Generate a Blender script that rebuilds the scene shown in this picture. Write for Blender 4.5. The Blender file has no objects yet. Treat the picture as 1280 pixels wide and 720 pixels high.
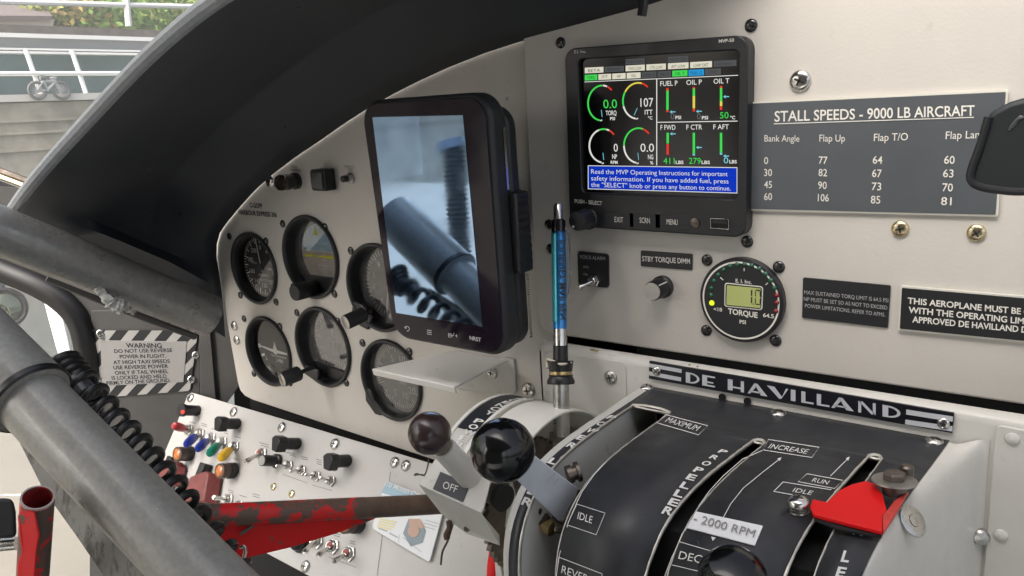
import bpy, bmesh, math, random
import numpy as np
from mathutils import Vector, Matrix
random.seed(7); rng = np.random.RandomState(7)
S = bpy.context.scene
COL = S.collection

# ------------------------------------------------------------------ camera, world, sun, exposure
def rot(a, b, c):
    Rx = np.array([[1,0,0],[0,math.cos(a),-math.sin(a)],[0,math.sin(a),math.cos(a)]])
    Ry = np.array([[math.cos(b),0,math.sin(b)],[0,1,0],[-math.sin(b),0,math.cos(b)]])
    Rz = np.array([[math.cos(c),-math.sin(c),0],[math.sin(c),math.cos(c),0],[0,0,1]])
    return Rz @ Rx @ Ry
R_ = rot(.22043492, .66750622, -.05980888)
FOC = 1005.55
BAS = np.array([R_[:,0], R_[:,2], -R_[:,1]])
CAM = np.array([0., -.53, 0.])
cd = bpy.data.cameras.new('camera'); cam = bpy.data.objects.new('camera', cd); COL.objects.link(cam)
rt, dn, fw = BAS[:,0], BAS[:,1], BAS[:,2]
cam.matrix_world = Matrix(((rt[0],-dn[0],-fw[0],CAM[0]),(rt[1],-dn[1],-fw[1],CAM[1]),(rt[2],-dn[2],-fw[2],CAM[2]),(0,0,0,1)))
cd.sensor_width = 36; cd.lens = 36*FOC/1280; cd.clip_start = .02; cd.clip_end = 500
S.camera = cam
SUN_EL, SUN_AZ = 46, 186          # azimuth measured clockwise from +Y
sd = Vector((math.sin(math.radians(SUN_AZ))*math.cos(math.radians(SUN_EL)), math.cos(math.radians(SUN_AZ))*math.cos(math.radians(SUN_EL)), math.sin(math.radians(SUN_EL))))
w = bpy.data.worlds.new('World'); S.world = w; w.use_nodes = True
nt = w.node_tree; bg = nt.nodes['Background']
sky = nt.nodes.new('ShaderNodeTexSky'); sky.sky_type = 'NISHITA'; sky.sun_disc = False
sky.sun_elevation = math.radians(SUN_EL); sky.sun_rotation = math.radians(SUN_AZ)
sky.air_density = .7; sky.dust_density = 6.0; sky.ozone_density = .2
hv = nt.nodes.new('ShaderNodeHueSaturation'); hv.inputs['Saturation'].default_value = .5
nt.links.new(sky.outputs[0], hv.inputs['Color']); nt.links.new(hv.outputs[0], bg.inputs[0]); bg.inputs[1].default_value = .15
sl = bpy.data.lights.new('sun', 'SUN'); sl.energy = 1.0; sl.angle = math.radians(65); sl.color = (1, .93, .84)
so = bpy.data.objects.new('sun', sl); COL.objects.link(so); so.rotation_euler = sd.to_track_quat('Z', 'Y').to_euler()
S.view_settings.view_transform = 'Standard'; S.view_settings.look = 'None'
EXPO = 1.3; S.view_settings.exposure = EXPO; S.view_settings.gamma = 1
S.render.engine = 'CYCLES'
S.cycles.max_bounces = 8; S.cycles.transparent_max_bounces = 16
S.cycles.use_denoising = True

# ------------------------------------------------------------------ pixels to points (1280x720 photograph)
def A(*p): return np.array(p, float)
def ray(x, y): return BAS @ np.array([(x-640)/FOC, (y-360)/FOC, 1.])
def W(x, y, Y=0.):
    r = ray(x, y); return CAM + r*((Y-CAM[1])/r[1])
def WX(x, y, X):
    r = ray(x, y); return CAM + r*((X-CAM[0])/r[0])
def WZ(x, y, Z):
    r = ray(x, y); return CAM + r*((Z-CAM[2])/r[2])
def Dp(x, y, d): return CAM + ray(x, y)*d
def PL(x, y, P, n):
    r = ray(x, y); return CAM + r*(np.dot(np.array(P)-CAM, n)/np.dot(r, n))
def prj(p):
    v = BAS.T @ (np.array(p)-CAM); return np.array([640+FOC*v[0]/v[2], 360+FOC*v[1]/v[2]])
def onY(Y): return lambda x, y: W(x, y, Y)
def onP(P, n, lift=0.): return lambda x, y: PL(x, y, np.array(P)+np.array(n)*lift, n)
def nrm(v): v = np.array(v, float); return v/np.linalg.norm(v)
EX, EY, EZ = A(1,0,0), A(0,1,0), A(0,0,1)
OUT = A(0,-1,0)

# ------------------------------------------------------------------ materials
MATS = {}
def mat(name, col, rough=.5, metal=0., var=.0, vscale=30., bump=0., bscale=200., spec=.5, coat=0., emit=0., ior=None, col2=None, cut=None, soft=.04, rvar=0., stretch=None, grime=0.):
    if name in MATS: return MATS[name]
    m = bpy.data.materials.new(name); m.use_nodes = True; MATS[name] = m
    N = m.node_tree.nodes; L = m.node_tree.links; b = N['Principled BSDF']
    c = tuple(col)+(1,)
    b.inputs['Base Color'].default_value = c; b.inputs['Roughness'].default_value = rough; b.inputs['Metallic'].default_value = metal
    b.inputs['Specular IOR Level'].default_value = spec; b.inputs['Coat Weight'].default_value = coat; b.inputs['Coat Roughness'].default_value = .05
    if ior: b.inputs['IOR'].default_value = ior
    if emit:
        b.inputs['Base Color'].default_value = tuple(x*.12 for x in col)+(1,); b.inputs['Specular IOR Level'].default_value = .08
        b.inputs['Emission Color'].default_value = c; b.inputs['Emission Strength'].default_value = emit
    tc = N.new('ShaderNodeTexCoord'); src = tc.outputs['Object']
    if stretch:
        mp = N.new('ShaderNodeMapping'); mp.inputs['Scale'].default_value = stretch; L.new(src, mp.inputs[0]); src = mp.outputs[0]
    if var or col2 is not None:
        n = N.new('ShaderNodeTexNoise'); n.inputs['Scale'].default_value = vscale; n.inputs['Detail'].default_value = 6; n.inputs['Roughness'].default_value = .62 if col2 is None else .74
        L.new(src, n.inputs['Vector'])
        r = N.new('ShaderNodeValToRGB'); L.new(n.outputs['Fac'], r.inputs[0])
        if col2 is not None:
            r.color_ramp.elements[0].position = cut-soft; r.color_ramp.elements[1].position = cut+soft
            r.color_ramp.elements[0].color = c; r.color_ramp.elements[1].color = tuple(col2)+(1,)
        else:
            r.color_ramp.elements[0].position = .3; r.color_ramp.elements[1].position = .7
            r.color_ramp.elements[0].color = tuple(x*(1-var) for x in col)+(1,); r.color_ramp.elements[1].color = tuple(min(1, x*(1+var)) for x in col)+(1,)
        L.new(r.outputs[0], b.inputs['Base Color'])
    if grime:
        g1 = N.new('ShaderNodeTexNoise'); g1.inputs['Scale'].default_value = 55; g1.inputs['Detail'].default_value = 9; g1.inputs['Roughness'].default_value = .75; L.new(src, g1.inputs['Vector'])
        r1 = N.new('ShaderNodeValToRGB'); r1.color_ramp.elements[0].position = .60; r1.color_ramp.elements[1].position = .74; L.new(g1.outputs['Fac'], r1.inputs[0])
        k1 = N.new('ShaderNodeMath'); k1.operation = 'MULTIPLY'; k1.inputs[1].default_value = grime; L.new(r1.outputs[0], k1.inputs[0])
        mx = N.new('ShaderNodeMix'); mx.data_type = 'RGBA'; L.new(k1.outputs[0], mx.inputs[0]); mx.inputs[7].default_value = (.16,.13,.09,1)
        pv = b.inputs['Base Color'].links; (L.new(pv[0].from_socket, mx.inputs[6]) if pv else None); mx.inputs[6].default_value = c if not pv else mx.inputs[6].default_value
        L.new(mx.outputs[2], b.inputs['Base Color'])
    if rvar:
        n3 = N.new('ShaderNodeTexNoise'); n3.inputs['Scale'].default_value = 60; n3.inputs['Detail'].default_value = 5; L.new(src, n3.inputs['Vector'])
        mr = N.new('ShaderNodeMapRange'); mr.inputs['From Min'].default_value = .3; mr.inputs['From Max'].default_value = .7
        mr.inputs['To Min'].default_value = max(.02, rough-rvar); mr.inputs['To Max'].default_value = min(1, rough+rvar)
        L.new(n3.outputs['Fac'], mr.inputs[0]); L.new(mr.outputs[0], b.inputs['Roughness'])
    if bump:
        n2 = N.new('ShaderNodeTexNoise'); n2.inputs['Scale'].default_value = bscale; n2.inputs['Detail'].default_value = 4; L.new(src, n2.inputs['Vector'])
        bp = N.new('ShaderNodeBump'); bp.inputs['Strength'].default_value = bump; bp.inputs['Distance'].default_value = .001
        L.new(n2.outputs['Fac'], bp.inputs['Height']); L.new(bp.outputs[0], b.inputs['Normal'])
    return m
def glassmat(name, tint=(1,1,1), refl=1.5, haze=0., sheen=0.):
    m = bpy.data.materials.new(name); m.use_nodes = True; N = m.node_tree.nodes; L = m.node_tree.links
    N.clear(); o = N.new('ShaderNodeOutputMaterial'); t = N.new('ShaderNodeBsdfTransparent'); g = N.new('ShaderNodeBsdfGlossy')
    t.inputs[0].default_value = tint+(1,); g.inputs['Roughness'].default_value = .02
    f = N.new('ShaderNodeFresnel'); f.inputs[0].default_value = refl
    mx = N.new('ShaderNodeMixShader'); L.new(f.outputs[0], mx.inputs[0]); L.new(t.outputs[0], mx.inputs[1]); L.new(g.outputs[0], mx.inputs[2])
    if haze or sheen:
        d = N.new('ShaderNodeBsdfTranslucent' if haze else 'ShaderNodeBsdfDiffuse'); haze = haze or sheen; d.inputs[0].default_value = (1,1,1,1)
        m2 = N.new('ShaderNodeMixShader'); m2.inputs[0].default_value = haze; L.new(mx.outputs[0], m2.inputs[1]); L.new(d.outputs[0], m2.inputs[2]); L.new(m2.outputs[0], o.inputs[0])
    else: L.new(mx.outputs[0], o.inputs[0])
    return m
CREAM = mat('panel_cream_paint', (.575,.548,.502), .5, var=.045, vscale=7, grime=.22, bump=.12, bscale=500, rvar=.08)
CREAM2 = mat('left_panel_paint', (.605,.572,.52), .5, var=.045, vscale=8, grime=.22, bump=.12, bscale=500, rvar=.08)
WHITEP = mat('switch_panel_white_paint', (.54,.53,.51), .45, var=.05, vscale=12, grime=.25, bump=.08, bscale=400, rvar=.08)
PEDP = mat('pedestal_cream_paint', (.58,.565,.525), .38, var=.06, vscale=14, grime=.35, bump=.1, bscale=300, rvar=.1)
HOUS = mat('lever_housing_paint', (.57,.56,.525), .35, var=.06, vscale=25, grime=.35, bump=.1, bscale=300, rvar=.1)
IVORY = mat('ivory_arc_paint', (.74,.73,.68), .35, var=.04, vscale=30, rvar=.08)
SHELFW = mat('shelf_white_paint', (.80,.79,.75), .35, var=.03, vscale=30, rvar=.08)
BLK = mat('black_plastic', (.012,.012,.014), .38, bump=.05, bscale=600)
BLKM = mat('black_matte', (.010,.010,.011), .65, bump=.05, bscale=600)
BEZ = mat('bezel_black_satin', (.014,.015,.017), .42, bump=.06, bscale=900, rvar=.08)
VOID = mat('dark_void', (.004,.004,.004), .9)  # darkness of unlit gaps put into the colour
HOOD = mat('hood_charcoal_paint', (.029,.034,.042), .52, var=.15, vscale=10, bump=.1, bscale=350)
HOODLIP = mat('hood_edge_trim', (.30,.32,.34), .6, var=.12, vscale=160, bump=.3, bscale=600)
FACE = mat('dial_black_face', (.012,.013,.014), .6)
FACEG = mat('dial_grey_face', (.03,.032,.034), .55)
WHT = mat('white_marking', (.72,.71,.68), .6)
WHT2 = mat('soft_white_marking', (.42,.42,.42), .6)
INK = mat('dark_ink', (.03,.03,.035), .6)
INKG = mat('faded_ink', (.22,.215,.21), .6)
COVER = mat('quadrant_black_paint', (.027,.028,.032), .47, spec=.5, var=.25, vscale=40, bump=.08, bscale=250, rvar=.12)
EDGEM = mat('bare_metal_edge', (.62,.59,.53), .4, metal=.5, var=.15, vscale=200)
CHROME = mat('bright_steel', (.62,.60,.57), .22, metal=1., rvar=.1)
STEEL = mat('brushed_steel', (.50,.49,.47), .32, metal=1., var=.1, vscale=120, rvar=.12)
DKSTEEL = mat('tarnished_steel', (.16,.135,.115), .42, metal=.9, var=.4, vscale=90, rvar=.15)
BRASS = mat('brass', (.62,.46,.22), .3, metal=1., var=.15, vscale=100)
GOLDS = mat('gold_passivated_screw', (.66,.56,.36), .26, metal=1., var=.12, vscale=300)
SCRB = mat('black_oxide_screw', (.016,.016,.018), .2, coat=.6)
RECESS = mat('screw_recess', (.02,.018,.016), .6)
PLACG = mat('placard_slate', (.085,.095,.105), .42, var=.06, vscale=14, rvar=.06)
PLACB = mat('placard_black', (.018,.019,.021), .42)
PLACE = mat('placard_edge_pale', (.66,.64,.57), .45)
LETW = mat('engraved_white', (.78,.76,.70), .55)
COLM = mat('hammered_grey_enamel', (.29,.285,.262), .42, metal=.15, grime=.2, rvar=.08, var=.14, vscale=240, bump=.12, bscale=420, coat=.15)
COLW = mat('scuffed_grey_enamel', (.24,.235,.22), .5, col2=(.10,.092,.08), cut=.54, soft=.05, vscale=75, bump=.2, bscale=300, stretch=(1,1,.35))
TUBEM = mat('frame_tube_grey', (.32,.315,.30), .32, metal=.4, grime=.12, rvar=.08, var=.16, vscale=160, bump=.12, bscale=300)
WALLM = mat('sidewall_grey_paint', (.072,.070,.068), .5, var=.08, vscale=30, bump=.12, bscale=300)
RUBBER = mat('black_rubber', (.011,.011,.012), .36, bump=.06, bscale=300)
RED = mat('chipped_red_paint', (.64,.010,.011), .46, spec=.25, col2=(.115,.075,.055), cut=.62, soft=.012, vscale=42, bump=.25, bscale=150, rvar=.1)
REDR = mat('worn_red_paint_over_rust', (.115,.075,.055), .5, col2=(.64,.010,.011), cut=.51, soft=.010, vscale=55, bump=.25, bscale=150, rvar=.1)
RUST = mat('bare_brown_steel', (.125,.082,.06), .45, var=.3, vscale=90, bump=.2, bscale=200)
REDF = mat('red_gloss_lever', (.74,.006,.008), .48, spec=.3, bump=.05, bscale=120)
REDE = mat('worn_red_edge', (.56,.05,.04), .45, var=.25, vscale=120)
MAROON = mat('maroon_switch_guard', (.20,.045,.04), .45, var=.2, vscale=90)
BROWNK = mat('brown_phenolic', (.032,.017,.016), .27, coat=.25, var=.25, vscale=60)
BAKE = mat('black_bakelite', (.004,.004,.005), .13, spec=.5, bump=.03, bscale=25)
ARMM = mat('dull_aluminium_arm', (.55,.58,.62), .34, metal=.1, var=.08, vscale=60, rvar=.1)
PENB = mat('pen_blue_barrel', (.015,.20,.52), .22, metal=.35, coat=.4)
PENC = mat('pen_cyan_strip', (.05,.36,.42), .22, metal=.35, coat=.4)
TAPE = mat('white_label_tape', (.80,.80,.80), .4, var=.03, vscale=120)
MIRR = mat('convex_mirror', (.22,.25,.18), .06, metal=1.)
BLUEC = mat('blue_cap', (.006,.025,.27), .3); GREENC = mat('green_cap', (.0,.20,.13), .3); YELC = mat('yellow_cap', (.72,.42,.02), .3); REDC = mat('red_cap', (.42,.012,.02), .3)
AMBER = mat('amber_lens', (.55,.16,.02), .2, coat=.5, var=.4, vscale=250)
LCASE = mat('lamp_case_brown', (.10,.07,.058), .35, metal=.5, var=.2, vscale=100)
CARDW = mat('laminated_card', (.74,.77,.78), .2, coat=.3); CARDB = mat('card_blue', (.30,.46,.56), .25); CARDG = mat('card_slate', (.22,.29,.33), .3); CARDO = mat('card_orange', (.52,.33,.24), .3); CARDY = mat('card_yellow', (.72,.66,.36), .3); CARDT = mat('card_grey_print', (.4,.42,.44), .4)
GLASS = glassmat('instrument_glass', refl=1.6)
GLASSD = glassmat('pale_sheen_glass', refl=2.7, sheen=.07); GLASSE = glassmat('grey_instrument_glass', refl=2.0, sheen=.06)  # diffuse white mixed in for the pale reflections on these dials
# the tablet's reflective display and its glass border
TABS = mat('reflective_display', (.38,.57,.84), .04, metal=1., rvar=.03)
TABG = mat('tablet_border_glass', (.012,.007,.014), .08, ior=1.38, rvar=.05)
def em(name, col, s): return mat(name, col, .5, emit=s/2**(EXPO+.1))
SCR = mat('display_black', (.003,.003,.004), .12, spec=.4)
E_W = em('display_white', (.85,.85,.80), .9); E_G = em('display_green', (.06,.75,.10), .9); E_C = em('display_cyan', (.25,.75,.90), .8); E_R = em('display_red', (.85,.05,.03), .9)
E_Y = em('display_yellow', (.85,.70,.10), .9); E_B = em('display_blue', (.003,.035,.50), .95); E_GR = em('display_grey', (.10,.105,.11), .8); E_DG = em('display_dim_text', (.22,.23,.24), .6); E_BL = em('display_sky_box', (.02,.35,.75), .9); E_CR = em('display_cream_box', (.80,.77,.62), .9)
E_K = mat('display_dark_text', (.03,.03,.03), .6)
LCD = mat('lcd_olive', (.30,.33,.12), .3, emit=.18, var=.06, vscale=30); LEDY = em('led_lit', (.75,.95,.03), 1.2); LEDG = mat('led_green_off', (.015,.11,.06), .25, coat=.5); LEDR = mat('led_red_off', (.22,.016,.02), .25, coat=.5)
E_RED = em('lamp_red', (1,.05,.03), 3.)

# ------------------------------------------------------------------ mesh builder
def frame(a):
    a = nrm(a); u = np.cross(a, EZ) if abs(a[2]) < .9 else np.cross(a, EX)
    u = nrm(u); v = np.cross(a, u); return u, v, a
WT = {}
class MB:
    def __init__(s): s.v = []; s.f = []; s.mi = []; s.m = 0
    def add(s, vs, fs):
        k = len(s.v); s.v += [tuple(map(float, p)) for p in vs]; s.f += [tuple(i+k for i in f) for f in fs]; s.mi += [s.m]*len(fs); return s
    def poly(s, pts): return s.add(pts, [tuple(range(len(pts)))])
    def prism(s, pts, off):
        n = len(pts); off = np.array(off); P = [np.array(p) for p in pts]
        return s.add(P+[p+off for p in P], [tuple(range(n)), tuple(range(2*n-1, n-1, -1))]+[(i, i+n, (i+1) % n+n, (i+1) % n) for i in range(n)])
    def box(s, c, a, b, d):
        c, a, b, d = map(np.array, (c, a, b, d)); P = [c-a-b, c+a-b, c+a+b, c-a+b]
        return s.prism([p-d for p in P], 2*d)
    def lathe(s, o, ax, prof, n=32, cap0=True, cap1=True):
        u, v, a = frame(ax); o = np.array(o); vs = []; fs = []; k = len(prof)
        for i in range(n):
            t = 2*math.pi*i/n; d = u*math.cos(t)+v*math.sin(t)
            for (r, h) in prof: vs.append(o+d*r+a*h)
        for i in range(n):
            j = (i+1) % n
            for q in range(k-1): fs.append((i*k+q, j*k+q, j*k+q+1, i*k+q+1))
        if cap0 and prof[0][0] > 1e-6: fs.append(tuple(i*k for i in range(n-1, -1, -1)))
        if cap1 and prof[-1][0] > 1e-6: fs.append(tuple(i*k+k-1 for i in range(n)))
        return s.add(vs, fs)
    def cyl(s, p0, p1, r0, r1=None, n=24):
        p0 = np.array(p0); p1 = np.array(p1); h = np.linalg.norm(p1-p0)
        return s.lathe(p0, p1-p0, [(r0, 0), (r0 if r1 is None else r1, h)], n)
    def ball(s, c, r, ax=(0,0,1), n=32, sq=1.):
        pr = [(max(1e-7, r*math.sin(math.pi*i/n*1.)), -r*sq*math.cos(math.pi*i/n)) for i in range(n+1)]
        return s.lathe(c, ax, pr, n)
    def tube(s, path, r, n=12, caps=True):
        P = [np.array(p, float) for p in path]; k = len(P); vs = []; fs = []
        rr = r if hasattr(r, '__len__') else [r]*k; pu = None
        for i in range(k):
            t = nrm(P[min(i+1, k-1)]-P[max(i-1, 0)])
            if pu is None: pu, _, _ = frame(t)
            pu = nrm(pu-t*np.dot(pu, t)); pv = np.cross(t, pu)
            for j in range(n):
                a = 2*math.pi*j/n; vs.append(P[i]+(pu*math.cos(a)+pv*math.sin(a))*rr[i])
        for i in range(k-1):
            for j in range(n): fs.append((i*n+j, i*n+(j+1) % n, (i+1)*n+(j+1) % n, (i+1)*n+j))
        if caps: fs.append(tuple(range(n-1, -1, -1))); fs.append(tuple((k-1)*n+j for j in range(n)))
        return s.add(vs, fs)
    def grid(s, rows):
        k = len(rows[0]); vs = [p for r in rows for p in r]
        return s.add(vs, [(i*k+j, i*k+j+1, (i+1)*k+j+1, (i+1)*k+j) for i in range(len(rows)-1) for j in range(k-1)])
    def build(s, name, m, parent=None, smooth=True, bevel=0., solid=0., ang=35, seg=2, rim=None, loc=None, nofix=False, face=None):
        me = bpy.data.meshes.new(name); me.from_pydata(s.v, [], s.f); me.update()
        ms = m if isinstance(m, (list, tuple)) else [m]
        for x in ms: me.materials.append(x)
        if len(ms) > 1: me.polygons.foreach_set('material_index', [min(i, len(ms)-1) for i in s.mi])
        if not nofix:
            bm = bmesh.new(); bm.from_mesh(me); bmesh.ops.recalc_face_normals(bm, faces=bm.faces); bm.to_mesh(me); bm.free()
        if face is not None:      # an open sheet: turn its faces towards this direction
            if sum(p.area*p.normal.dot(Vector(face)) for p in me.polygons) < 0: me.flip_normals()
        if smooth:
            me.shade_smooth(); me.set_sharp_from_angle(angle=math.radians(ang))
        o = bpy.data.objects.new(name, me); COL.objects.link(o)
        if parent is not None:
            o.parent = parent; o.location = -Vector(WT.get(parent.name, (0,0,0))); WT[o.name] = (0,0,0)
        elif loc is not None:
            loc = np.array(loc, float); me.transform(Matrix.Translation(-Vector(loc))); o.location = loc; WT[o.name] = tuple(loc)
        else: WT[o.name] = (0,0,0)
        if solid:
            d = o.modifiers.new('solid', 'SOLIDIFY'); d.thickness = abs(solid); d.offset = 1 if solid > 0 else -1
            if rim is not None: me.materials.append(rim); d.material_offset_rim = len(me.materials)-1
        if bevel:
            b = o.modifiers.new('bevel', 'BEVEL'); b.width = bevel; b.segments = seg; b.limit_method = 'ANGLE'; b.angle_limit = math.radians(40); b.harden_normals = False
        return o
def tag(o, label=None, cat=None, group=None, kind=None):
    if label: o['label'] = label
    if cat: o['category'] = cat
    if group: o['group'] = group
    if kind: o['kind'] = kind
    return o
def thing(name, loc, label, cat, group=None):
    o = bpy.data.objects.new(name, None); COL.objects.link(o); o.empty_display_size = .02
    o.location = loc; WT[o.name] = tuple(map(float, loc)); return tag(o, label, cat, group)
def rrect(w, h, r, n=6):
    P = []
    for cx, cy, a0 in ((w/2-r, h/2-r, 0), (-w/2+r, h/2-r, 90), (-w/2+r, -h/2+r, 180), (w/2-r, -h/2+r, 270)):
        for i in range(n+1):
            a = math.radians(a0+90*i/n); P.append((cx+r*math.cos(a), cy+r*math.sin(a)))
    return P
class Quad:      # four corner points (top left, top right, bottom right, bottom left); u to the right, v down
    def __init__(s, a, b, c, d):
        s.p = [np.array(x) for x in (a, b, c, d)]; s.n = nrm(np.cross(s.p[3]-s.p[0], s.p[1]-s.p[0]))
        s.w = np.linalg.norm(s.p[1]-s.p[0]); s.h = np.linalg.norm(s.p[3]-s.p[0])
        if np.dot(s.n, CAM-s.p[0]) < 0: s.n = -s.n
    def at(s, u, v, l=0.): return (s.p[0]*(1-u)+s.p[1]*u)*(1-v)+(s.p[3]*(1-u)+s.p[2]*u)*v+s.n*l
    def rr(s, r, inset=0., l=0., n=6):
        return [s.at(.5+x/s.w, .5-y/s.h, l) for x, y in rrect(s.w-2*inset, s.h-2*inset, r, n)]
# ------------------------------------------------------------------ lettering (Blender's built-in font turned into mesh)
TC = {}
def glyphs(t, bold=0.):
    k = (t, bold)
    if k in TC: return TC[k]
    c = bpy.data.curves.new('text', 'FONT'); c.body = t; c.size = 1; c.resolution_u = 3; c.offset = bold
    o = bpy.data.objects.new('text', c); me = bpy.data.meshes.new_from_object(o)
    V = np.array([v.co[:2] for v in me.vertices]) if len(me.vertices) else np.zeros((0,2)); F = [tuple(p.vertices) for p in me.polygons]
    bpy.data.objects.remove(o); bpy.data.curves.remove(c); bpy.data.meshes.remove(me)
    TC[k] = (V, F); return TC[k]
CAPH = max(glyphs('H')[0][:,1])
def T(mb, t, p0, p1, cap, hit, up=None, bold=0., axes=EZ):
    """lettering whose baseline runs from pixel p0 to pixel p1, capitals `cap` pixels tall, laid on the surface `hit`"""
    V, F = glyphs(t, bold)
    if not len(V): return
    p0 = A(*p0); p1 = A(*p1)
    if up is None:
        q = hit(*p0); d = prj(q+axes*.002)-prj(q); d = d/np.linalg.norm(d)
        up = d*cap
    else: up = A(*up)
    x0, x1 = V[:,0].min(), V[:,0].max()
    pts = []
    for x, y in V:
        s = p0+(p1-p0)*((x-x0)/(x1-x0))+up*(y/CAPH); pts.append(hit(s[0], s[1]))
    mb.add(pts, F)
def TW(mb, t, O, U, V, cap, bold=0., wid=None, align='c', squeeze=1.):
    """lettering in world units: O anchor, U right, V up, cap height in metres"""
    P, F = glyphs(t, bold); 
    if not len(P): return
    k = cap/CAPH; x0, x1 = P[:,0].min(), P[:,0].max(); kx = k*squeeze
    if wid: kx = wid/(x1-x0)
    sh = {'c': (x0+x1)/2, 'l': x0, 'r': x1}[align]
    mb.add([np.array(O)+np.array(U)*((x-sh)*kx)+np.array(V)*(y*k) for x, y in P], F)
def pxpoly(mb, pts, hit): mb.poly([hit(x, y) for x, y in pts])
def pxline(mb, a, b, w, hit):
    a = A(*a); b = A(*b); d = nrm(b-a); n = A(-d[1], d[0])*w/2
    pxpoly(mb, [a+n, b+n, b-n, a-n], hit)
def pxpath(mb, pts, w, hit, closed=False):
    pts = [A(*p) for p in pts]; k = len(pts)
    L = []
    for i in range(k):
        a = pts[(i-1) % k] if closed or i else pts[0]; b = pts[(i+1) % k] if closed or i < k-1 else pts[-1]
        d = nrm(b-a); n = A(-d[1], d[0])*w/2; L.append((hit(*(pts[i]+n)), hit(*(pts[i]-n))))
    n_ = k if closed else k-1
    for i in range(n_): j = (i+1) % k; mb.poly([L[i][0], L[j][0], L[j][1], L[i][1]])
def smoothpath(P, n=8):
    P = [np.array(p, float) for p in P]; Q = [2*P[0]-P[1]]+P+[2*P[-1]-P[-2]]; out = []
    for i in range(1, len(Q)-2):
        for k in range(n):
            t = k/n; a, b, c, d = Q[i-1:i+3]
            out.append(.5*((2*b)+(-a+c)*t+(2*a-5*b+4*c-d)*t*t+(-a+3*b-3*c+d)*t**3))
    out.append(P[-1]); return out
# ------------------------------------------------------------------ screws: one mesh per kind, copied
SCREWM = {}
def screw(parent, p, n, r, m, key, name='screw', tall=.45):
    """a domed cross-head screw on point p with outward normal n"""
    k = (key, round(r, 5), tall)
    if k not in SCREWM:
        b = MB(); b.lathe((0,0,0), (0,0,1), [(r,0),(r,r*.12),(r*.93,r*tall*.55),(r*.7,r*tall*.86),(r*.4,r*tall*.98),(1e-7,r*tall)], 24)
        b.m = 1
        for a in (0, 90):
            c, s_ = math.cos(math.radians(a+20)), math.sin(math.radians(a+20)); d = A(c, s_, 0); e = A(-s_, c, 0); z = r*tall
            b.add([d*r*.5*x+e*r*.11*y+A(0,0,h) for x, y, h in ((-1,-1,z*.93),(1,-1,z*.93),(1,1,z*.93),(-1,1,z*.93))]+[d*r*.4*x+e*r*.1*y+A(0,0,z*1.012) for x, y in ((-1,-1),(1,-1),(1,1),(-1,1))],
                  [(4,5,6,7),(0,1,5,4),(1,2,6,5),(2,3,7,6),(3,0,4,7)])
        o = b.build(name, [m, RECESS], None); SCREWM[k] = o.data; bpy.data.objects.remove(o)
    o = bpy.data.objects.new(name, SCREWM[k]); COL.objects.link(o)
    q = Vector(n).to_track_quat('Z', 'Y') @ Matrix.Rotation(random.uniform(0, 6.28), 4, 'Z').to_quaternion()
    o.rotation_mode = 'QUATERNION'; o.rotation_quaternion = q
    o.parent = parent; o.location = Vector(p)-Vector(WT.get(parent.name, (0,0,0))); WT[o.name] = (0,0,0)
    return o

# ================================================================== OUTSIDE: dock, seawall, bank
def wx(X): return lambda x, y: WX(x, y, X)
Zp = lambda y, X, x=50: WX(x, y, X)[2]
GW = -1.25
g = MB(); g.add([(-300,-300,GW-.01),(300,-300,GW-.01),(300,300,GW-.01),(-300,300,GW-.01)], [(0,1,2,3)])
WATER = mat('water_surface', (.13,.145,.14), .09, bump=.9, bscale=5, spec=.5)
tag(g.build('water', WATER), kind='structure')
CONC = mat('pale_concrete', (.40,.355,.28), .8, var=.55, vscale=1.8, bump=.5, bscale=30)
CONCL = mat('whitish_concrete', (.66,.63,.57), .8, var=.06, vscale=5, bump=.3, bscale=40)  # whiter concrete for the kerb and the shed wall
RAILW = mat('white_rail_paint', (.84,.84,.82), .5)
GRASSM = mat('bank_grass', (.20,.29,.05), .9, var=.75, vscale=2.5, bump=.8, bscale=20)
STONE = mat('brown_stone', (.20,.165,.14), .9, var=.3, vscale=4, bump=.6, bscale=15)
ROADB = mat('grey_guard_panel', (.20,.21,.22), .6, var=.08, vscale=2)
TEAL = mat('teal_glazing', (.07,.135,.14), .35, var=.45, vscale=.9)
Xw = -8.
z = lambda y, X=Xw: Zp(y, X)
m = MB(); m.box((Xw-.3, 3, (z(128)+GW-1)/2), (.3,0,0), (0,12,0), (0,0,(z(128)-GW+1)/2))
sw = tag(m.build('seawall', CONC), 'stained pale concrete seawall under the white railing', 'wall')
m = MB()
for yy in (165, 186, 150): m.box((Xw+.012, 3, z(yy)), (.02,0,0), (0,12,0), (0,0,.012))
m.build('ledge', CONC, sw)
m = MB(); m.box((Xw-.28, 3, (z(118)+z(126.5))/2), (.34,0,0), (0,12,0), (0,0,(z(118)-z(126.5))/2)); m.build('kerb', CONCL, sw)
rl = thing('railing', (Xw, 3, z(118)), 'white pipe railing along the top of the seawall behind the bicycle', 'railing')
m = MB(); m.tube([(Xw,-6,z(92)),(Xw,12,z(92))], .02, 8); m.build('rail', RAILW, rl)
for px in (49.5, 106):
    p = WX(px, 92, Xw); m = MB(); m.tube([(Xw,p[1]-.02,z(118)),(Xw-.05,p[1]-.06,z(62))], .022, 8); m.build('post', RAILW, rl)
for dy in (-2.2, -3.6, 2.2, 3.4):
    m = MB(); m.tube([(Xw,3+dy,z(118)),(Xw-.05,3+dy,z(62))], .022, 8); m.build('post', RAILW, rl)
Xb = -9.
zb = lambda y: Zp(y, Xb)
gp = thing('guard_panel', (Xb, 3, zb(65)), 'long grey guard panel with pale rims beyond the bicycle', 'barrier')
m = MB(); m.box((Xb, 3, (zb(47)+zb(63))/2), (.05,0,0), (0,14,0), (0,0,(zb(47)-zb(63))/2)); m.build('panel', ROADB, gp)
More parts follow.
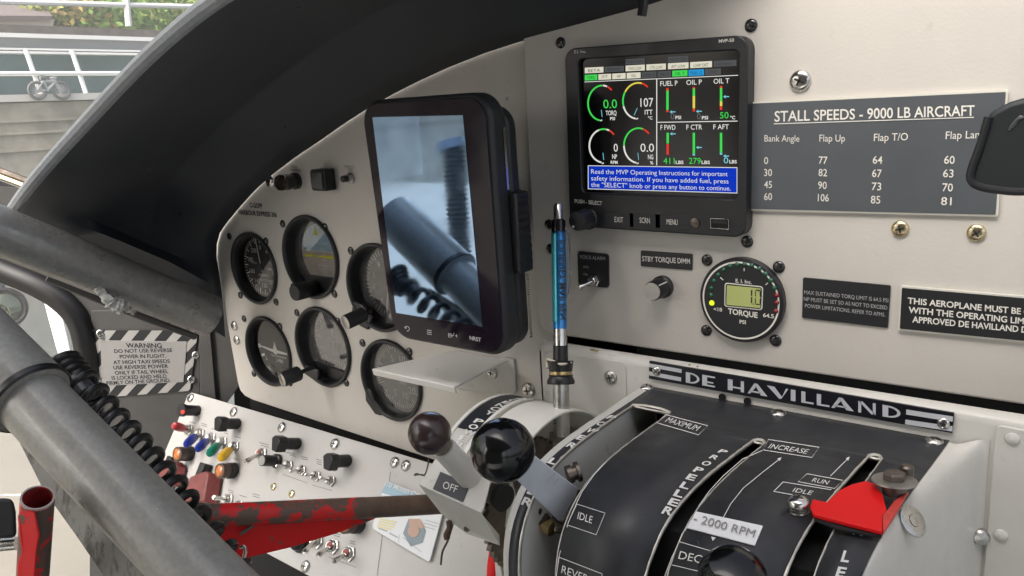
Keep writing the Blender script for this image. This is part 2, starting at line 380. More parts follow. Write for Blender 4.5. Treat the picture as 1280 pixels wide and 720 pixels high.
for a, b in ((43.5,48.5),(61.5,64),(65.3,68)):
    m = MB(); m.box((Xb+.03, 3, (zb(a)+zb(b))/2), (.06,0,0), (0,14,0), (0,0,(zb(a)-zb(b))/2)); m.build('rim', RAILW, gp)
m = MB(); m.box((Xb-.2, 3, (zb(66)+zb(126))/2), (.04,0,0), (0,14,0), (0,0,(zb(66)-zb(126))/2))
tag(m.build('glazed_screen', TEAL), 'teal grey glazed screen below the grey guard panel', 'screen')
Xs = -12.; zs = lambda y: Zp(y, Xs)
m = MB(); m.box((Xs-.3, 4, (zs(32)+GW)/2), (.3,0,0), (0,18,0), (0,0,(zs(32)-GW)/2))
tag(m.build('stone_wall', STONE), 'low brown stone wall at the foot of the grassy bank', 'wall')
m = MB(); rows = []
for i in range(30):
    t = i/29; rows.append([(Xs-.5-t*14+.3*math.sin(j*1.3), -14+j*1.5, zs(34)+t*7+.5*t*math.sin(j*.9+i)+rng.uniform(-.12,.12)) for j in range(32)])
m.grid(rows); tag(m.build('bank', GRASSM), kind='structure')
# shrubs on the bank
LEAFS = [mat('leaf_green', (.17,.30,.05), .7, var=.4, vscale=9), mat('leaf_olive', (.24,.28,.06), .7, var=.4, vscale=9), mat('leaf_rust', (.34,.25,.08), .7, var=.4, vscale=9)]
def shrub(p, r, k, label):
    m = MB()
    for i in range(420):
        d = nrm(rng.normal(size=3)); q = np.array(p)+d*r*rng.uniform(.45,1)*A(1,1.2,.8); u = nrm(rng.normal(size=3)); v = nrm(np.cross(u, d)); s_ = r*.12
        m.add([q-u*s_, q+v*s_*.5, q+u*s_, q-v*s_*.5], [(0,1,2,3)])
    tag(m.build('shrub', LEAFS[k], smooth=False, loc=p), label, 'shrub', 'shrubs on the bank')
for px, py, r, k, lb in ((95,20,.55,2,'rust brown shrub on the bank above the stone wall'),(125,24,.6,0,'green shrub on the bank beside the rust brown shrub'),(72,8,.5,1,'olive shrub on the bank behind the small roofed shed'),(180,10,.7,0,'dense green shrub beyond the upper railing post'),(215,14,.6,1,'olive shrub on the bank nearest the grey edge trim')):
    shrub(WX(px, py, Xs-1.2), r, k, lb)
Xh = -12.6
hs = thing('shed', WX(30, 32, Xh), 'small shed with brown roof and pale wall behind the stone wall', 'shed')
a, b, c, d = WX(-60,22,Xh), WX(68,24,Xh), WX(66,34,Xh), WX(-60,33,Xh)
m = MB(); m.prism([a,b,c,d], (-1.5,0,0)); m.build('wall', CONCL, hs)
a, b = WX(-70,24,Xh+.1), WX(66,24.5,Xh+.1); c, d = WX(56,9,Xh-1.2), WX(-70,9,Xh-1.2)
m = MB(); m.prism([a,b,c,d], (0,0,.05)); m.build('roof', mat('brown_roof', (.17,.135,.13), .8, var=.15, vscale=3), hs)
ur = thing('upper_railing', WX(158, 30, -11.4), 'white upper railing crossing the green bank', 'railing')
m = MB(); m.tube([WX(-60,0,-11.4), WX(0,2.2,-11.4), WX(158,6.3,-11.4), WX(300,9.5,-11.4)], .035, 8); m.build('rail', RAILW, ur)
m = MB(); m.tube([WX(156,-20,-11.4), WX(161,33,-11.4)], .045, 8); m.build('post', RAILW, ur)
# bicycle
bk = thing('bicycle', WX(62, 124, Xw+.05), 'pale bicycle leaning on the white railing above the seawall', 'bicycle')
BIKEM = mat('bicycle_grey', (.45,.45,.45), .4, metal=.3); TYRE = mat('tyre_grey', (.13,.13,.13), .7)
hx = wx(Xw+.08)
for cx in (46.5, 76.5):
    c = hx(cx, 113); r = np.linalg.norm(hx(cx, 113)-hx(cx, 103))
    m = MB(); m.tube([c+A(0, math.cos(t)*r, math.sin(t)*r) for t in np.linspace(0, 2*math.pi, 25)], .014, 6, False); wh = m.build('wheel', TYRE, bk)
    m = MB()
    for i in range(8):
        t = i*math.pi/8; m.tube([c-A(0,math.cos(t)*r,math.sin(t)*r), c+A(0,math.cos(t)*r,math.sin(t)*r)], .003, 4)
    m.build('spokes', BIKEM, wh)
m = MB()
for a, b in (((46.5,113),(54,101)),((54,101),(59,113)),((59,113),(68,104)),((54,101),(67,102)),((68,104),(76.5,113)),((59,113),(46.5,113)),((76.5,113),(66,98)),((54,101),(52,97))): m.tube([hx(*a), hx(*b)], .014, 6)
m.build('frame', BIKEM, bk)
m = MB(); m.tube([hx(50,97), hx(56,97.5)], .025, 6); m.build('saddle', TYRE, bk)
m = MB(); m.tube([hx(63,98), hx(66,97), hx(70,97.5)], .012, 6); m.build('handlebar', BIKEM, bk)
# floating dock beside the aircraft, its white bollard strip and the round mirror beyond the door window
p1 = WX(-60, 470, -2.2)
m = MB(); zz = -.86
pts = [WZ(-330,500,zz), WZ(-60,478,zz), WZ(60,490,zz), WZ(140,560,zz), WZ(330,760,zz), WZ(200,900,zz), A(-1.15,-1.2,zz), A(-1.15,-7,zz), A(-9,-7,zz)]  # unseen rear deck added to brighten reflections in dials and tablet
m.prism([A(p[0],p[1],zz) for p in pts], (0,0,-.3)); tag(m.build('dock', mat('dock_deck', (.27,.25,.21), .8, var=.10, vscale=3, bump=.4, bscale=60)), kind='structure')
fs = thing('float_strut', Dp(90, 440, 1.9), 'white painted strut standing beyond the door window', 'strut')
m = MB(); m.prism([Dp(52,366,1.9), Dp(72,368,1.9), Dp(96,470,1.9), Dp(100,540,1.9), Dp(84,540,1.9), Dp(76,455,1.9)], ray(60,420)*.05); m.build('strut', mat('white_strut_paint', (.85,.85,.83), .4), fs, bevel=.004)
mi = thing('convex_mirror', Dp(6, 385, 2.2), 'round convex mirror with dark rim outside the door window', 'mirror')
ax = nrm(CAM-Dp(6,385,2.2)); c = Dp(6,385,2.2)
m = MB(); m.lathe(c, ax, [(1e-7,.012),(.02,.011),(.034,.006),(.043,0)], 32); m.build('mirror_glass', MIRR, mi)
m = MB(); m.lathe(c, ax, [(.043,-.01),(.056,-.01),(.056,.004),(.049,.009),(.043,.002)], 32, False, False); m.build('rim', BLK, mi)
m = MB(); m.tube([c-ax*.01, c-ax*.01+A(-.1,.05,.25)], .008, 8); m.build('bracket', BLK, mi)

# ================================================================== AIRFRAME ROUND THE PANEL
m = MB(); m.prism([(-1.02,.05,-.8),(.35,.05,-.8),(.35,.05,.03),(-.30,.05,.055),(-.42,.05,.04),(-.60,.05,-.01),(-.75,.05,-.07),(-.9,.05,-.2),(-.95,.05,-.36)], (0,.01,0))
tag(m.build('dark_backdrop', VOID), 'black sheet standing in for the unlit void behind the instrument panels', 'dark_backdrop')  # near-black sheet put in to darken the gaps round the panels
HEADL = mat('cabin_headliner', (.34,.33,.31), .8, var=.08, vscale=6)
rf_ = thing('unseen_cabin_roof', (0,-.7,.5), 'unseen grey headliner roof and bulkhead added to shade the cockpit seats', 'roof')  # out of view; added and cut short at the front to control sky light
m = MB(); m.prism([A(-.95,-1.9,.47), A(.95,-1.9,.47), A(.95,-.52,.47), A(-.95,-.52,.47)], (0,0,.02)); m.build('headliner', HEADL, rf_, smooth=False)
m = MB()
for x in (-.93,.93):
    m.tube([A(x,-1.15,.47), A(x*1.1,-1.15,-.75)], .03, 10)
m.build('pillars', WALLM, rf_)
m = MB(); m.prism([A(-1.0,-1.9,.47), A(1.0,-1.9,.47), A(1.0,-1.9,-.9), A(-1.0,-1.9,-.9)], (0,-.02,0)); m.build('rear_bulkhead', HEADL, rf_, smooth=False)
mir = lambda x, y, d: (lambda p: A(p[0], 2*(YT_-.0)-p[1], p[2]))(Dp(x, y, d))
YT_ = -.0892
hz_ = thing('heater_hose', mir(568,300,1.25), 'ribbed grey heater hose with pale cap reflected in the tablet screen', 'hose')
P = [mir(566+8*math.sin(0)+ (y-180)*.07, y, 1.25) for y in np.linspace(184, 330, 120)]
m = MB(); m.tube(P, [.0165+.0022*math.cos(i*1.3) for i in range(120)], 16); m.build('hose', mat('hose_grey', (.20,.19,.17), .6), hz_)
m = MB(); m.tube([mir(563,176,1.25), mir(566,187,1.25)], [.022,.025], 16); m.build('hose_cap', mat('hose_cap_pale', (.5,.55,.6), .4), hz_)

# hood: panel curve swept towards the pilot
Pc = [(1000,-60),(900,-25),(800,7),(725,27),(650,47),(605,62),(560,80),(515,101),(470,125),(434,148),(400,172),(369,193),(340,215),(318,235),(300,255),(283,276),(273,290),(268,312),(272,345),(279,390),(281,420)]
Lp = [(560,-190),(470,-130),(400,-85),(330,-40),(270,0),(249,14),(230,30),(200,56),(170,85),(140,117),(110,150),(85,177),(60,205),(40,229),(20,255),(15,263),(15,266)]
def resample(P, n):
    P = np.array(P, float); d = np.r_[0, np.cumsum(np.linalg.norm(np.diff(P, axis=0), axis=1))]; t = np.linspace(0, d[-1], n)
    return np.stack([np.interp(t, d, P[:,i]) for i in range(P.shape[1])], 1)
NH = 44
pc = resample([W(x, y, .004) for x, y in Pc], NH)
HD = .20
lp = resample([W(x, y, -HD) for x, y in Lp[:-2]]+[W(15,266,-HD+.005)], NH)
ib = [p+A(0,-.045,0) for p in pc]
def hoodrow(t):
    out = []
    for i in range(NH):
        a = pc[i]; b = lp[i]; f = i/(NH-1)
        p = a*(1-t)+b*t; bulge = math.sin(math.pi*t)*.016*(1-f)
        # a crease a third of the way out
        k = .021*max(0, 1-abs(t-.36)/(.36 if t < .36 else .5))
        tdir = nrm(pc[min(i+1,NH-1)]-pc[max(i-1,0)]); nn = nrm(np.cross(tdir, EY)); 
        if nn[2] < 0: nn = -nn
        out.append(p+nn*(k+bulge*.6))
    return out
hood = thing('glare_hood', pc[0], 'charcoal glare shield hood arching over the instrument panels', 'glare shield')
m = MB(); m.grid([hoodrow(t) for t in (0,.08,.16,.24,.3,.34,.36,.38,.42,.5,.58,.66,.74,.82,.9,.96,1.)]); hs_ = m.build('shell', HOOD, hood, solid=.004, ang=60)
m = MB(); m.tube(smoothpath([lp[i] for i in range(0, NH, 3)]+[lp[-1]], 4), .0062, 10); m.build('edge_trim', HOODLIP, hood)
H1 = hoodrow(.3)
for x, y, s_ in ((183,207,1),(200,220,1),(225,229,.7),(264,186,.8),(318,183,.8),(357,158,.8),(405,136,.7),(224,302-30,.9),(186,268,.9),(372,7,.9),(388,69,.8),(250,235,.6)):
    # nearest point of the shell along the pixel's ray
    best = None
    for t in np.linspace(.02,.98,49):
        for p in hoodrow(t):
            q = prj(p); dd = (q[0]-x)**2+(q[1]-y)**2
            if best is None or dd < best[0]: best = (dd, p)
    p = best[1]; n = nrm(CAM-p+A(0,0,-.1)); screw(hood, p+n*.0018, n, .0046*s_, SCRB, 'hood')
m = MB(); m.tube([W(806,-14,-.03), W(804,8,-.034), W(802,20,-.034)], .0032, 10); tag(m.build('cable_end', BLK, loc=W(804,8,-.034)), 'short black cable end hanging below the hood above the engine display', 'cable')
# sidewall
sn = nrm(np.cross(A(.863,.5,0), EZ)); SP = W(247,413,0.)
hw = onP(SP, sn)
m = MB(); m.prism([hw(*p) for p in ((-260,210),(300,260),(300,480),(232,575),(205,640),(112,760),(113,520),(112,470),(108,430),(98,400),(82,380),(55,360),(0,333),(-120,300),(-260,250))], -sn*.004*np.sign(np.dot(sn, OUT)))
sdw = tag(m.build('sidewall', WALLM, smooth=False), 'dark grey cockpit sidewall beside the door window', 'wall')
m = MB(); m.prism([hw(*p) for p in ((114,388),(250,388),(250,500),(240,500),(216,570),(190,640),(114,640))], nrm(CAM-SP)*.0025); m.build('liner_plate', WALLM, sdw, bevel=.001)
m = MB(); m.prism([hw(*p) for p in ((249,405),(262,405),(275,560),(250,500))], nrm(CAM-SP)*.006); m.build('edge_strip', WALLM, sdw, bevel=.001)
hw2 = onP(SP+nrm(CAM-SP)*.006, sn)
for x, y in ((245,444),(239.5,474),(127,499-80)): screw(sdw, hw2(x, y), nrm(CAM-SP), .0052, CHROME, 'wall')
m = MB(); m.tube(smoothpath([hw(*p) for p in ((-150,270),(-60,305),(0,335),(50,357),(82,378),(101,402),(110,436),(113,470),(114,520),(114,600))], 6), .0165, 14)
tag(m.build('window_seal', RUBBER, loc=hw(82,378)), 'thick black rubber seal curving round the door window', 'seal')
hw3 = onP(SP+A(-.006,.03,0), sn)
m = MB(); m.prism([hw3(*p) for p in ((-260,250),(0,330),(60,360),(100,400),(114,470),(114,620),(-260,620))], A(0,.004,0)); tag(m.build('door_window', glassmat('door_glass', refl=1.3, haze=.05), smooth=False), 'clear door window pane inside the black rubber seal', 'window')  # faint whitish veil mixed into the glass as well
# windscreen pane and lower frame strips at the far left
m = MB(); m.add([WX(-400,-400,-1.5), WX(900,-400,-1.5), WX(900,300,-1.5), WX(-400,300,-1.5)][:0], [])
q = [A(-1.5,-1.2,.9), A(-1.45,1.4,.9), A(-1.45,1.4,-.16), A(-1.5,-1.2,-.16)]
m.prism(q, A(-.006,0,0)); tag(m.build('windscreen', glassmat('veiled_windscreen', refl=1.2, haze=.085), smooth=False), 'windscreen pane with a whitish glare veil mixed in between the hood and the seawall', 'window')  # white translucency mixed in so the view beyond looks overexposed
ws = thing('lower_sill_strips', Dp(8,225,1.2), 'stacked metal sill strips at the lower windscreen edge', 'window frame')
for (y0, y1, x1, mm) in ((209,217,30,DKSTEEL),(217,224,30,GOLDS),(226,236,30,BLKM),(238,252,34,STEEL)):
    m = MB(); m.prism([Dp(-60,y0-22,1.2), Dp(x1+40,y0+26,1.2), Dp(x1+40,y1+26,1.2), Dp(-60,y1-22,1.2)], ray(0,230)*.03); m.build('strip', mm, ws, bevel=.002)
m = MB(); m.prism([Dp(-60,245,1.25), Dp(60,280,1.25), Dp(240,360,1.25), Dp(240,420,1.25), Dp(-60,330,1.25)], ray(0,230)*.03); m.build('sill', STEEL, ws)
# frame tube under the hood
tb = thing('frame_tube', Dp(140,345,.86), 'grey painted frame tube slanting under the hood end', 'tube')
m = MB(); m.tube([Dp(-120,240,.70), Dp(0,289,.745), Dp(90,325,.79), Dp(180,362,.85), Dp(262,395,.91)], [.0228,.023,.0232,.0234,.0236], 28); m.build('tube', TUBEM, tb)
m = MB(); m.tube([Dp(60,345,.82), Dp(150,383,.86), Dp(245,419,.92)], [.006]*3, 8); m.build('conduit', WALLM, tb)
m = MB(); pth = smoothpath([Dp(120,361,.80), Dp(130,368,.80), Dp(140,379,.805), Dp(150,383,.81), Dp(160,385,.815), Dp(168,391,.82)], 6)
m.tube(pth, [max(.002, .0075*(1-abs(i/(len(pth)-1)-.45)*1.5)*rng.uniform(.7,1.25)) for i in range(len(pth))], 10)
m.v = [tuple(np.array(v)+rng.uniform(-.0016,.0016,3)) for v in m.v]
tag(m.build('sealant_tape', mat('crumpled_white_tape', (.55,.55,.52), .45, metal=.15, var=.35, vscale=140, bump=1., bscale=160), loc=Dp(140,375,.81)), 'crumpled pale tape wrapped on the underside of the frame tube', 'tape')
m = MB()
for i in range(10):
    t = i/9; m.ball(Dp(112+t*28, 294+t*12, .98)+rng.uniform(-.004,.004,3), .011, nrm(rng.normal(size=3)), 8, .6)
tag(m.build('foil_wrap', mat('crumpled_foil', (.6,.58,.54), .3, metal=1., var=.3, vscale=120, bump=1., bscale=120), smooth=False, loc=Dp(125,300,.98)), 'crumpled foil showing between the hood and the frame tube', 'foil')
# warning placard on the sidewall
wq = Quad(*[onP(SP+nrm(CAM-SP)*.005, sn)(*p) for p in ((112,413),(247.5,413),(237.5,488.5),(119,497.5))])
wp = thing('warning_placard', wq.at(.5,.5), 'warning placard with black and white diagonal hazard border on the sidewall', 'placard')
m = MB(); m.prism([wq.at(0,0), wq.at(1,0), wq.at(1,1), wq.at(0,1)], -wq.n*.0012); m.build('plate', PLACB, wp, smooth=False)
m = MB()   # diagonal stripes clipped to the rectangle
def clip(P, lo, hi, ax):
    for lim, sgn in ((lo, 1), (hi, -1)):
        out = []
        for i in range(len(P)):
            a, b = P[i-1], P[i]; da, db = sgn*(a[ax]-lim), sgn*(b[ax]-lim)
            if (da < 0) != (db < 0): t = da/(da-db); out.append((a[0]+(b[0]-a[0])*t, a[1]+(b[1]-a[1])*t))
            if db >= 0: out.append(b)
        P = out
        if not P: break
    return P
asp = wq.h/wq.w
for i in range(-4, 12):
    x0 = i*.215+.02; P = [(x0, 1.), (x0+.10, 1.), (x0+.10+asp*.9, 0.), (x0+asp*.9, 0.)]
    P = clip(P, 0, 1, 0)
    if len(P) > 2: m.poly([wq.at(u, v, .0004) for u, v in P])
m.build('hazard_stripes', mat('placard_pale_stripe', (.37,.365,.35), .5), wp, smooth=False)
lq = [(125.5,425.5),(233.5,427),(229,477.5),(127.5,482.5)]
hq = onP(SP+nrm(CAM-SP)*.0062, sn); hq2 = onP(SP+nrm(CAM-SP)*.0066, sn)
m = MB(); m.prism([hq(*p) for p in lq], -wq.n*.0008); m.build('text_plate', mat('placard_grey_face', (.31,.305,.295), .45), wp, smooth=False)
m = MB()
T(m, 'WARNING', (158,434.5), (202.5,434.8), 5.6, hq2, bold=.02)
for t, x0, x1, y0, y1 in (('DO NOT USE REVERSE',143,215.5,441.8,440.5),('POWER IN FLIGHT.',150,207.5,448.6,447.6),('AT HIGH TAXI SPEEDS',142,212.5,455.8,454.2),('USE REVERSE POWER',142,210.5,462.4,460.4),('ONLY IF TAIL WHEEL',144,210.5,469,466.8),('IS LOCKED AND HELD',140,208.5,475.4,472.9),('FIRMLY ON THE GROUND.',133.5,213.5,481.8,478)):
    T(m, t, (x0,y0-.6), (x1,y1-.6), 4.5, hq2, bold=.012)
m.build('lettering', INK, wp, smooth=False)
for x, y in ((125.5,416.5),(124.8,479.5)): screw(wp, hq(x, y), nrm(CAM-SP), .0052, CHROME, 'wall')

# ================================================================== LEFT PANEL
YL = .006
hl = onY(YL-.0003)
rb = [(690,380),(690,520),(640,600)]
out = [W(x, y, YL) for x, y in ((664,30),(650,45),(605,60),(560,78),(515,99),(470,123),(434,146),(400,170),(369,191),(340,213),(318,233),(300,253),(283,274),(273,289),(269,305),(271,325),(285,410),(297,478),(300,488),(306,495),(316,500))]+[W(545,576,YL), W(700,628,YL)]
out += [A(-.30,YL,out[-1][2]), A(-.30,YL,.06)]
m = MB(); m.prism(out, (0,.003,0))
lpn = tag(m.build('left_panel', CREAM2, smooth=False, bevel=.0012), 'cream instrument panel plate carrying the six round dials', 'panel')
m = MB()
T(m, 'C-GOPP', (312.5,259.2), (328.3,260.5), 5.8, hl, bold=.035)
T(m, 'HARBOUR EXPRESS 306', (298.5,267.8), (346.5,271.5), 5.6, hl, bold=.035)
T(m, 'STALL', (363.5,209.8), (372,210.4), 3, hl); T(m, 'WARNING', (362.5,213.6), (376.5,214.6), 3, hl)
T(m, 'PUSH TO', (431,209.4), (443,210.4), 3, hl); T(m, 'TEST', (434.5,213.4), (441,214), 3, hl)
m.build('lettering', INK, lpn, smooth=False)
def pscrew(par, x, y, r, mm, key, Y=YL): return screw(par, W(x, y, Y), OUT, r, mm, key)
pscrew(lpn, 338.3, 226.6, .0075, CHROME, 'silver')
for x, y in ((293.5,407),(296.4,425)): pscrew(lpn, x, y, .0062, CHROME, 'silver')
pscrew(lpn, 661, 487.5, .0072, STEEL, 'silver')
for x, y in ((636,124),(661,124)): pscrew(lpn, x-2, y, .002, CREAM2, 'tiny')

HOLES = []
def dial(key, cx, cy, label, screws, face=FACE, r=.0425, glassm=GLASS, depth=.011):
    c = W(cx, cy, YL); t = thing('dial_gauge', c, label, 'gauge', 'round dial gauges on the left panel'); HOLES.append((c, r-.0015))
    m = MB(); m.lathe(c, OUT, [(r-.002,-.0025),(r,.0003),(r+.0002,.0022),(r-.0008,.0036),(r-.0030,.0036),(r-.0046,.0022),(r-.0052,.0005),(r-.0056,-depth)], 64, False, False); m.build('bezel', BEZ, t)
    m = MB(); m.lathe(c, OUT, [(1e-7,-depth),(r-.0049,-depth)], 64, False, False); m.build('dial_face', face, t)
    m = MB(); m.lathe(c, OUT, [(1e-7,-depth+.0062),(r-.0053,-depth+.0062)], 48, False, False); m.build('glass', glassm, t, face=OUT)
    for x, y in screws: screw(t, W(x, y, YL), OUT, .0043, SCRB, 'blacksmall')
    return t, c-OUT*(depth-.0005)
def tick(m, c, a, r0, r1, w, l=0.):
    d = A(math.sin(a), 0, math.cos(a)); e = A(math.cos(a), 0, -math.sin(a)); c = c+OUT*l
    m.add([c+d*r0-e*w, c+d*r0+e*w, c+d*r1+e*w, c+d*r1-e*w], [(0,1,2,3)])
def num(m, c, a, r, s_, cap): d = A(math.sin(a), 0, math.cos(a)); TW(m, s_, c+d*r-EZ*cap*.5, EX, EZ, cap)
R = math.radians
# airspeed
t, c = dial('asi', 318.3, 335.2, 'black airspeed dial with white needle, upper dial nearest the hood', ((287,295.3),(332.8,301.4),(300.8,369),(345.3,377.5)))
m = MB()
for i in range(60): tick(m, c, R(6*i), .031 if i % 3 else .0275, .0348, .00042 if i % 3 else .0007)
for i, s_ in enumerate(('0','40','60','80','100','120','140','160','180','200')): num(m, c, R(36*i), .0225, s_, .0052)
TW(m, 'AIRSPEED', c-EZ*.012, EX, EZ, .0032); TW(m, 'KNOTS', c-EZ*.018, EX, EZ, .003); TW(m, 'MPH', c+EX*.014-EZ*.004, EX, EZ, .003); TW(m, 'M.P.H.', c-EX*.015+EZ*.002, EX, EZ, .0028)
m.build('markings', WHT, t, smooth=False)
m = MB(); tick(m, c, R(-7), -.006, .033, .0009, .002); nd = m.build('needle', WHT, t, smooth=False)
m = MB(); m.lathe(c+OUT*.002, OUT, [(.004,0),(.004,.0012),(1e-7,.0014)], 20); m.build('hub', BLK, nd)
# attitude indicator
t, c = dial('att', 388.6, 321.2, 'attitude indicator dial with blue sky half and yellow bars', ((353.6,279.7),(406.4,284),(366.9,358.6),(418.4,367.4)), r=.0455, depth=.016, glassm=GLASSE)
def disc(m, c, r, a0, a1, l, n=40): m.poly([c+OUT*l+A(r*math.sin(a), 0, r*math.cos(a)) for a in np.linspace(a0, a1, n)])
SKYB = mat('attitude_blue', (.30,.50,.62), .5); GRND = mat('attitude_ground', (.47,.41,.34), .55, var=.2, vscale=120)
m = MB(); disc(m, c, .034, R(-84), R(84), .0004); m.build('sky_half', SKYB, t, smooth=False)
m = MB(); disc(m, c, .034, R(84), R(276), .0004); m.build('ground_half', GRND, t, smooth=False)
m = MB(); b = [c+OUT*.004+A(.0375*math.sin(a), 0, .0375*math.cos(a)) for a in np.linspace(R(128), R(232), 20)]
m.prism(b, OUT*.003); m.build('lower_mask', BLK, t, smooth=False)
m = MB()
for a in (-60,-40,-20,0,20,40,60): tick(m, c, R(a), .029, .0335, .0005 if a else .0010, .0007)
for k in (-1, 1):
    for h, w_ in ((.006,.005),(.012,.009)): m.box(c+OUT*.0007+EZ*h*k+EX*.002, EX*w_, EZ*.0004, OUT*.0001)
m.box(c+OUT*.0007+EZ*.0035, EX*.033, EZ*.0004, OUT*.0001)
m.build('markings', WHT, t, smooth=False)
YEL = mat('attitude_yellow', (.80,.74,.06), .5, emit=.05)
m = MB()
m.box(c+OUT*.006-EX*.015-EZ*.001, EX*.007, EZ*.0012, OUT*.0004); m.box(c+OUT*.006+EX*.015-EZ*.001, EX*.011, EZ*.0012, OUT*.0004); m.lathe(c+OUT*.006-EZ*.001, OUT, [(.0018,0),(.0018,.0006)], 12)
m.add([c+OUT*.006+A(x,0,zz) for x, zz in ((0,.031),(-.004,.022),(.004,.022))], [(0,1,2)])
m.build('yellow_symbols', YEL, t, smooth=False)
k0 = W(387, 361, YL); m = MB(); m.lathe(k0, OUT, [(.0088,-.004),(.0092,.002),(.0092,.019),(.0085,.0205),(1e-7,.0205)], 28); m.build('knob', BEZ, t)
# altimeter (mostly behind the tablet)
t, c = dial('alt', 473.5, 359.5, 'altimeter dial half hidden behind the tablet', ((438.7,313.3),), face=FACEG, glassm=GLASSE, r=.0455, depth=.016)
m = MB()
for i in range(50): tick(m, c, R(7.2*i), .0315 if i % 5 else .029, .036, .0005)
for i in range(10): num(m, c, R(36*i), .024, str(i), .006)
m.build('markings', WHT, t, smooth=False)
m = MB(); tick(m, c, R(190), -.008, .03, .0012, .003); m.build('needle', WHT, t, smooth=False)
def barknob(t, p0, px1, r, L, rs=.0025):
    p1 = px1; a = nrm(p1-p0)
    m = MB(); m.cyl(p0, p1, rs); m.build('knob_shaft', BEZ, t)
    m = MB(); m.lathe(p1-a*.004, a, [(r*.8,0),(r,.002),(r,L),(r*.92,L+.0012)], 24); kb = m.build('knob', BEZ, t)
    m = MB(); m.lathe(p1-a*.004+a*(L+.0013), a, [(r*.86,0),(r*.95,.0004),(r*.8,.0008),(1e-7,.0006)], 24); m.build('end_cap', STEEL, kb)
k0 = W(463, 389, YL-.014); barknob(t, k0, W(452,394,YL-.024), .0075, .021)
m = MB(); m.prism([W(x, y, YL) for x, y in ((444,375),(441,392),(452,407),(462,412),(468,396),(455,380))], OUT*.003); m.build('knob_boss', BEZ, t, bevel=.002)
# turn coordinator
t, c = dial('turn', 336.2, 439, 'black turn coordinator dial with white aircraft symbol', ((305.4,398.4),(350.2,408),(317.7,467),(362.8,478.5)))
m = MB()
m.add([c+OUT*.002+A(x,0,zz) for x, zz in ((-.030,.0015),(-.004,-.0005),(-.0025,.003),(0,.010),(.0025,.003),(.004,-.0005),(.030,-.0025),(.030,-.0040),(.004,-.0045),(0,-.007),(-.004,-.0045),(-.030,0))], [tuple(range(12))])
m.add([c+OUT*.002+A(x,0,zz) for x, zz in ((-.033,.003),(-.028,.003),(-.028,-.002),(-.033,-.002))], [(0,1,2,3)])
m.build('aircraft_symbol', WHT, t, smooth=False)
m = MB(); TW(m, 'TURN COORDINATOR', c-EZ*.0105+EX*.002, EX, EZ, .0024, squeeze=.8); TW(m, '2 MIN', c-EZ*.0165+EX*.003, EX, EZ, .0042, squeeze=.8); TW(m, 'L', c-EX*.022-EZ*.017, EX, EZ, .0048); TW(m, 'R', c+EX*.025-EZ*.019, EX, EZ, .0048)
tick(m, c, R(-112), .027, .034, .0016); tick(m, c, R(112), .027, .034, .0016); m.build('markings', WHT, t, smooth=False)
m = MB(); m.tube([c+OUT*.0012+A(.022*math.sin(a), 0, -.001-.022*math.cos(a)-.006) for a in np.linspace(-.75,.75,16)], .0042, 10); tb_ = m.build('slip_tube', mat('slip_tube_glass', (.05,.055,.058), .1, coat=1.), t)
m = MB(); m.ball(c+OUT*.004+A(.001,0,-.0288), .0033); m.build('slip_ball', BLK, tb_)
# heading indicator
t, c = dial('hsi', 404, 433.4, 'heading indicator dial with pale sheen on its glass and long knob across it', ((371.4,391),(422.4,401.7),(433.2,478.5)), face=FACEG, glassm=GLASSD, r=.0455, depth=.016)
m = MB()
for i in range(72): tick(m, c, R(5*i), .0315 if i % 2 else .029, .0355, .00045)
for i, s_ in enumerate(('N','3','6','E','12','15','S','21','24','W','30','33')): num(m, c, R(30*i+12), .0245, s_, .0048)
m.build('markings', WHT, t, smooth=False)
m = MB(); m.add([c+OUT*.0012+A(x,0,zz) for x, zz in ((0,.024),(-.002,.010),(-.012,.003),(-.012,0),(-.002,.002),(-.0015,-.012),(0,-.016),(.0015,-.012),(.002,.002),(.012,0),(.012,.003),(.002,.010))], [tuple(range(12))]); m.build('aircraft_symbol', WHT2, t, smooth=False)
m = MB(); b = [c+OUT*.005+A(.0375*math.sin(a), 0, .0375*math.cos(a)) for a in np.linspace(R(140), R(232), 20)]; m.prism(b, OUT*.003); m.build('lower_mask', BLK, t, smooth=False)
barknob(t, W(392, 459, YL-.010), W(371,467.5,YL-.030), .0082, .020)
m = MB(); m.prism([W(x, y, YL) for x, y in ((383,455),(382,466),(392,473),(400,474),(400,462))], OUT*.003); m.build('knob_boss', BEZ, t, bevel=.002)
# vertical speed
t, c = dial('vsi', 489.5, 475, 'vertical speed dial with 10 and 20 marks under the white shelf', ((453.4,428.6),(512,439.6)), face=mat('dial_slate_face', (.10,.105,.11), .5), glassm=GLASSE, r=.0435, depth=.012)
m = MB()
for i in range(-32, 33): tick(m, c, R(270+i*5.2), .030 if i % 4 else .0265, .0345, .0005)
for a, s_ in ((270,'0'),(205,'5'),(162,'10'),(128,'20'),(335,'5'),(18,'10'),(52,'20')): num(m, c, R(a), .0205, s_, .0072)
TW(m, 'VERTICAL', c+EX*.004-EZ*.004, EX, EZ, .0026); TW(m, 'SPEED', c+EX*.004-EZ*.0075, EX, EZ, .0026)
m.build('markings', WHT, t, smooth=False)
m = MB(); tick(m, c, R(268), -.008, .028, .0011, .003); m.build('needle', WHT, t, smooth=False)
m = MB(); m.prism([W(x, y, YL) for x, y in ((458,484),(459,500),(471,517),(478,519),(482,512),(470,500),(466,486))], OUT*.003); m.build('adjuster_boss', BEZ, t, bevel=.002)

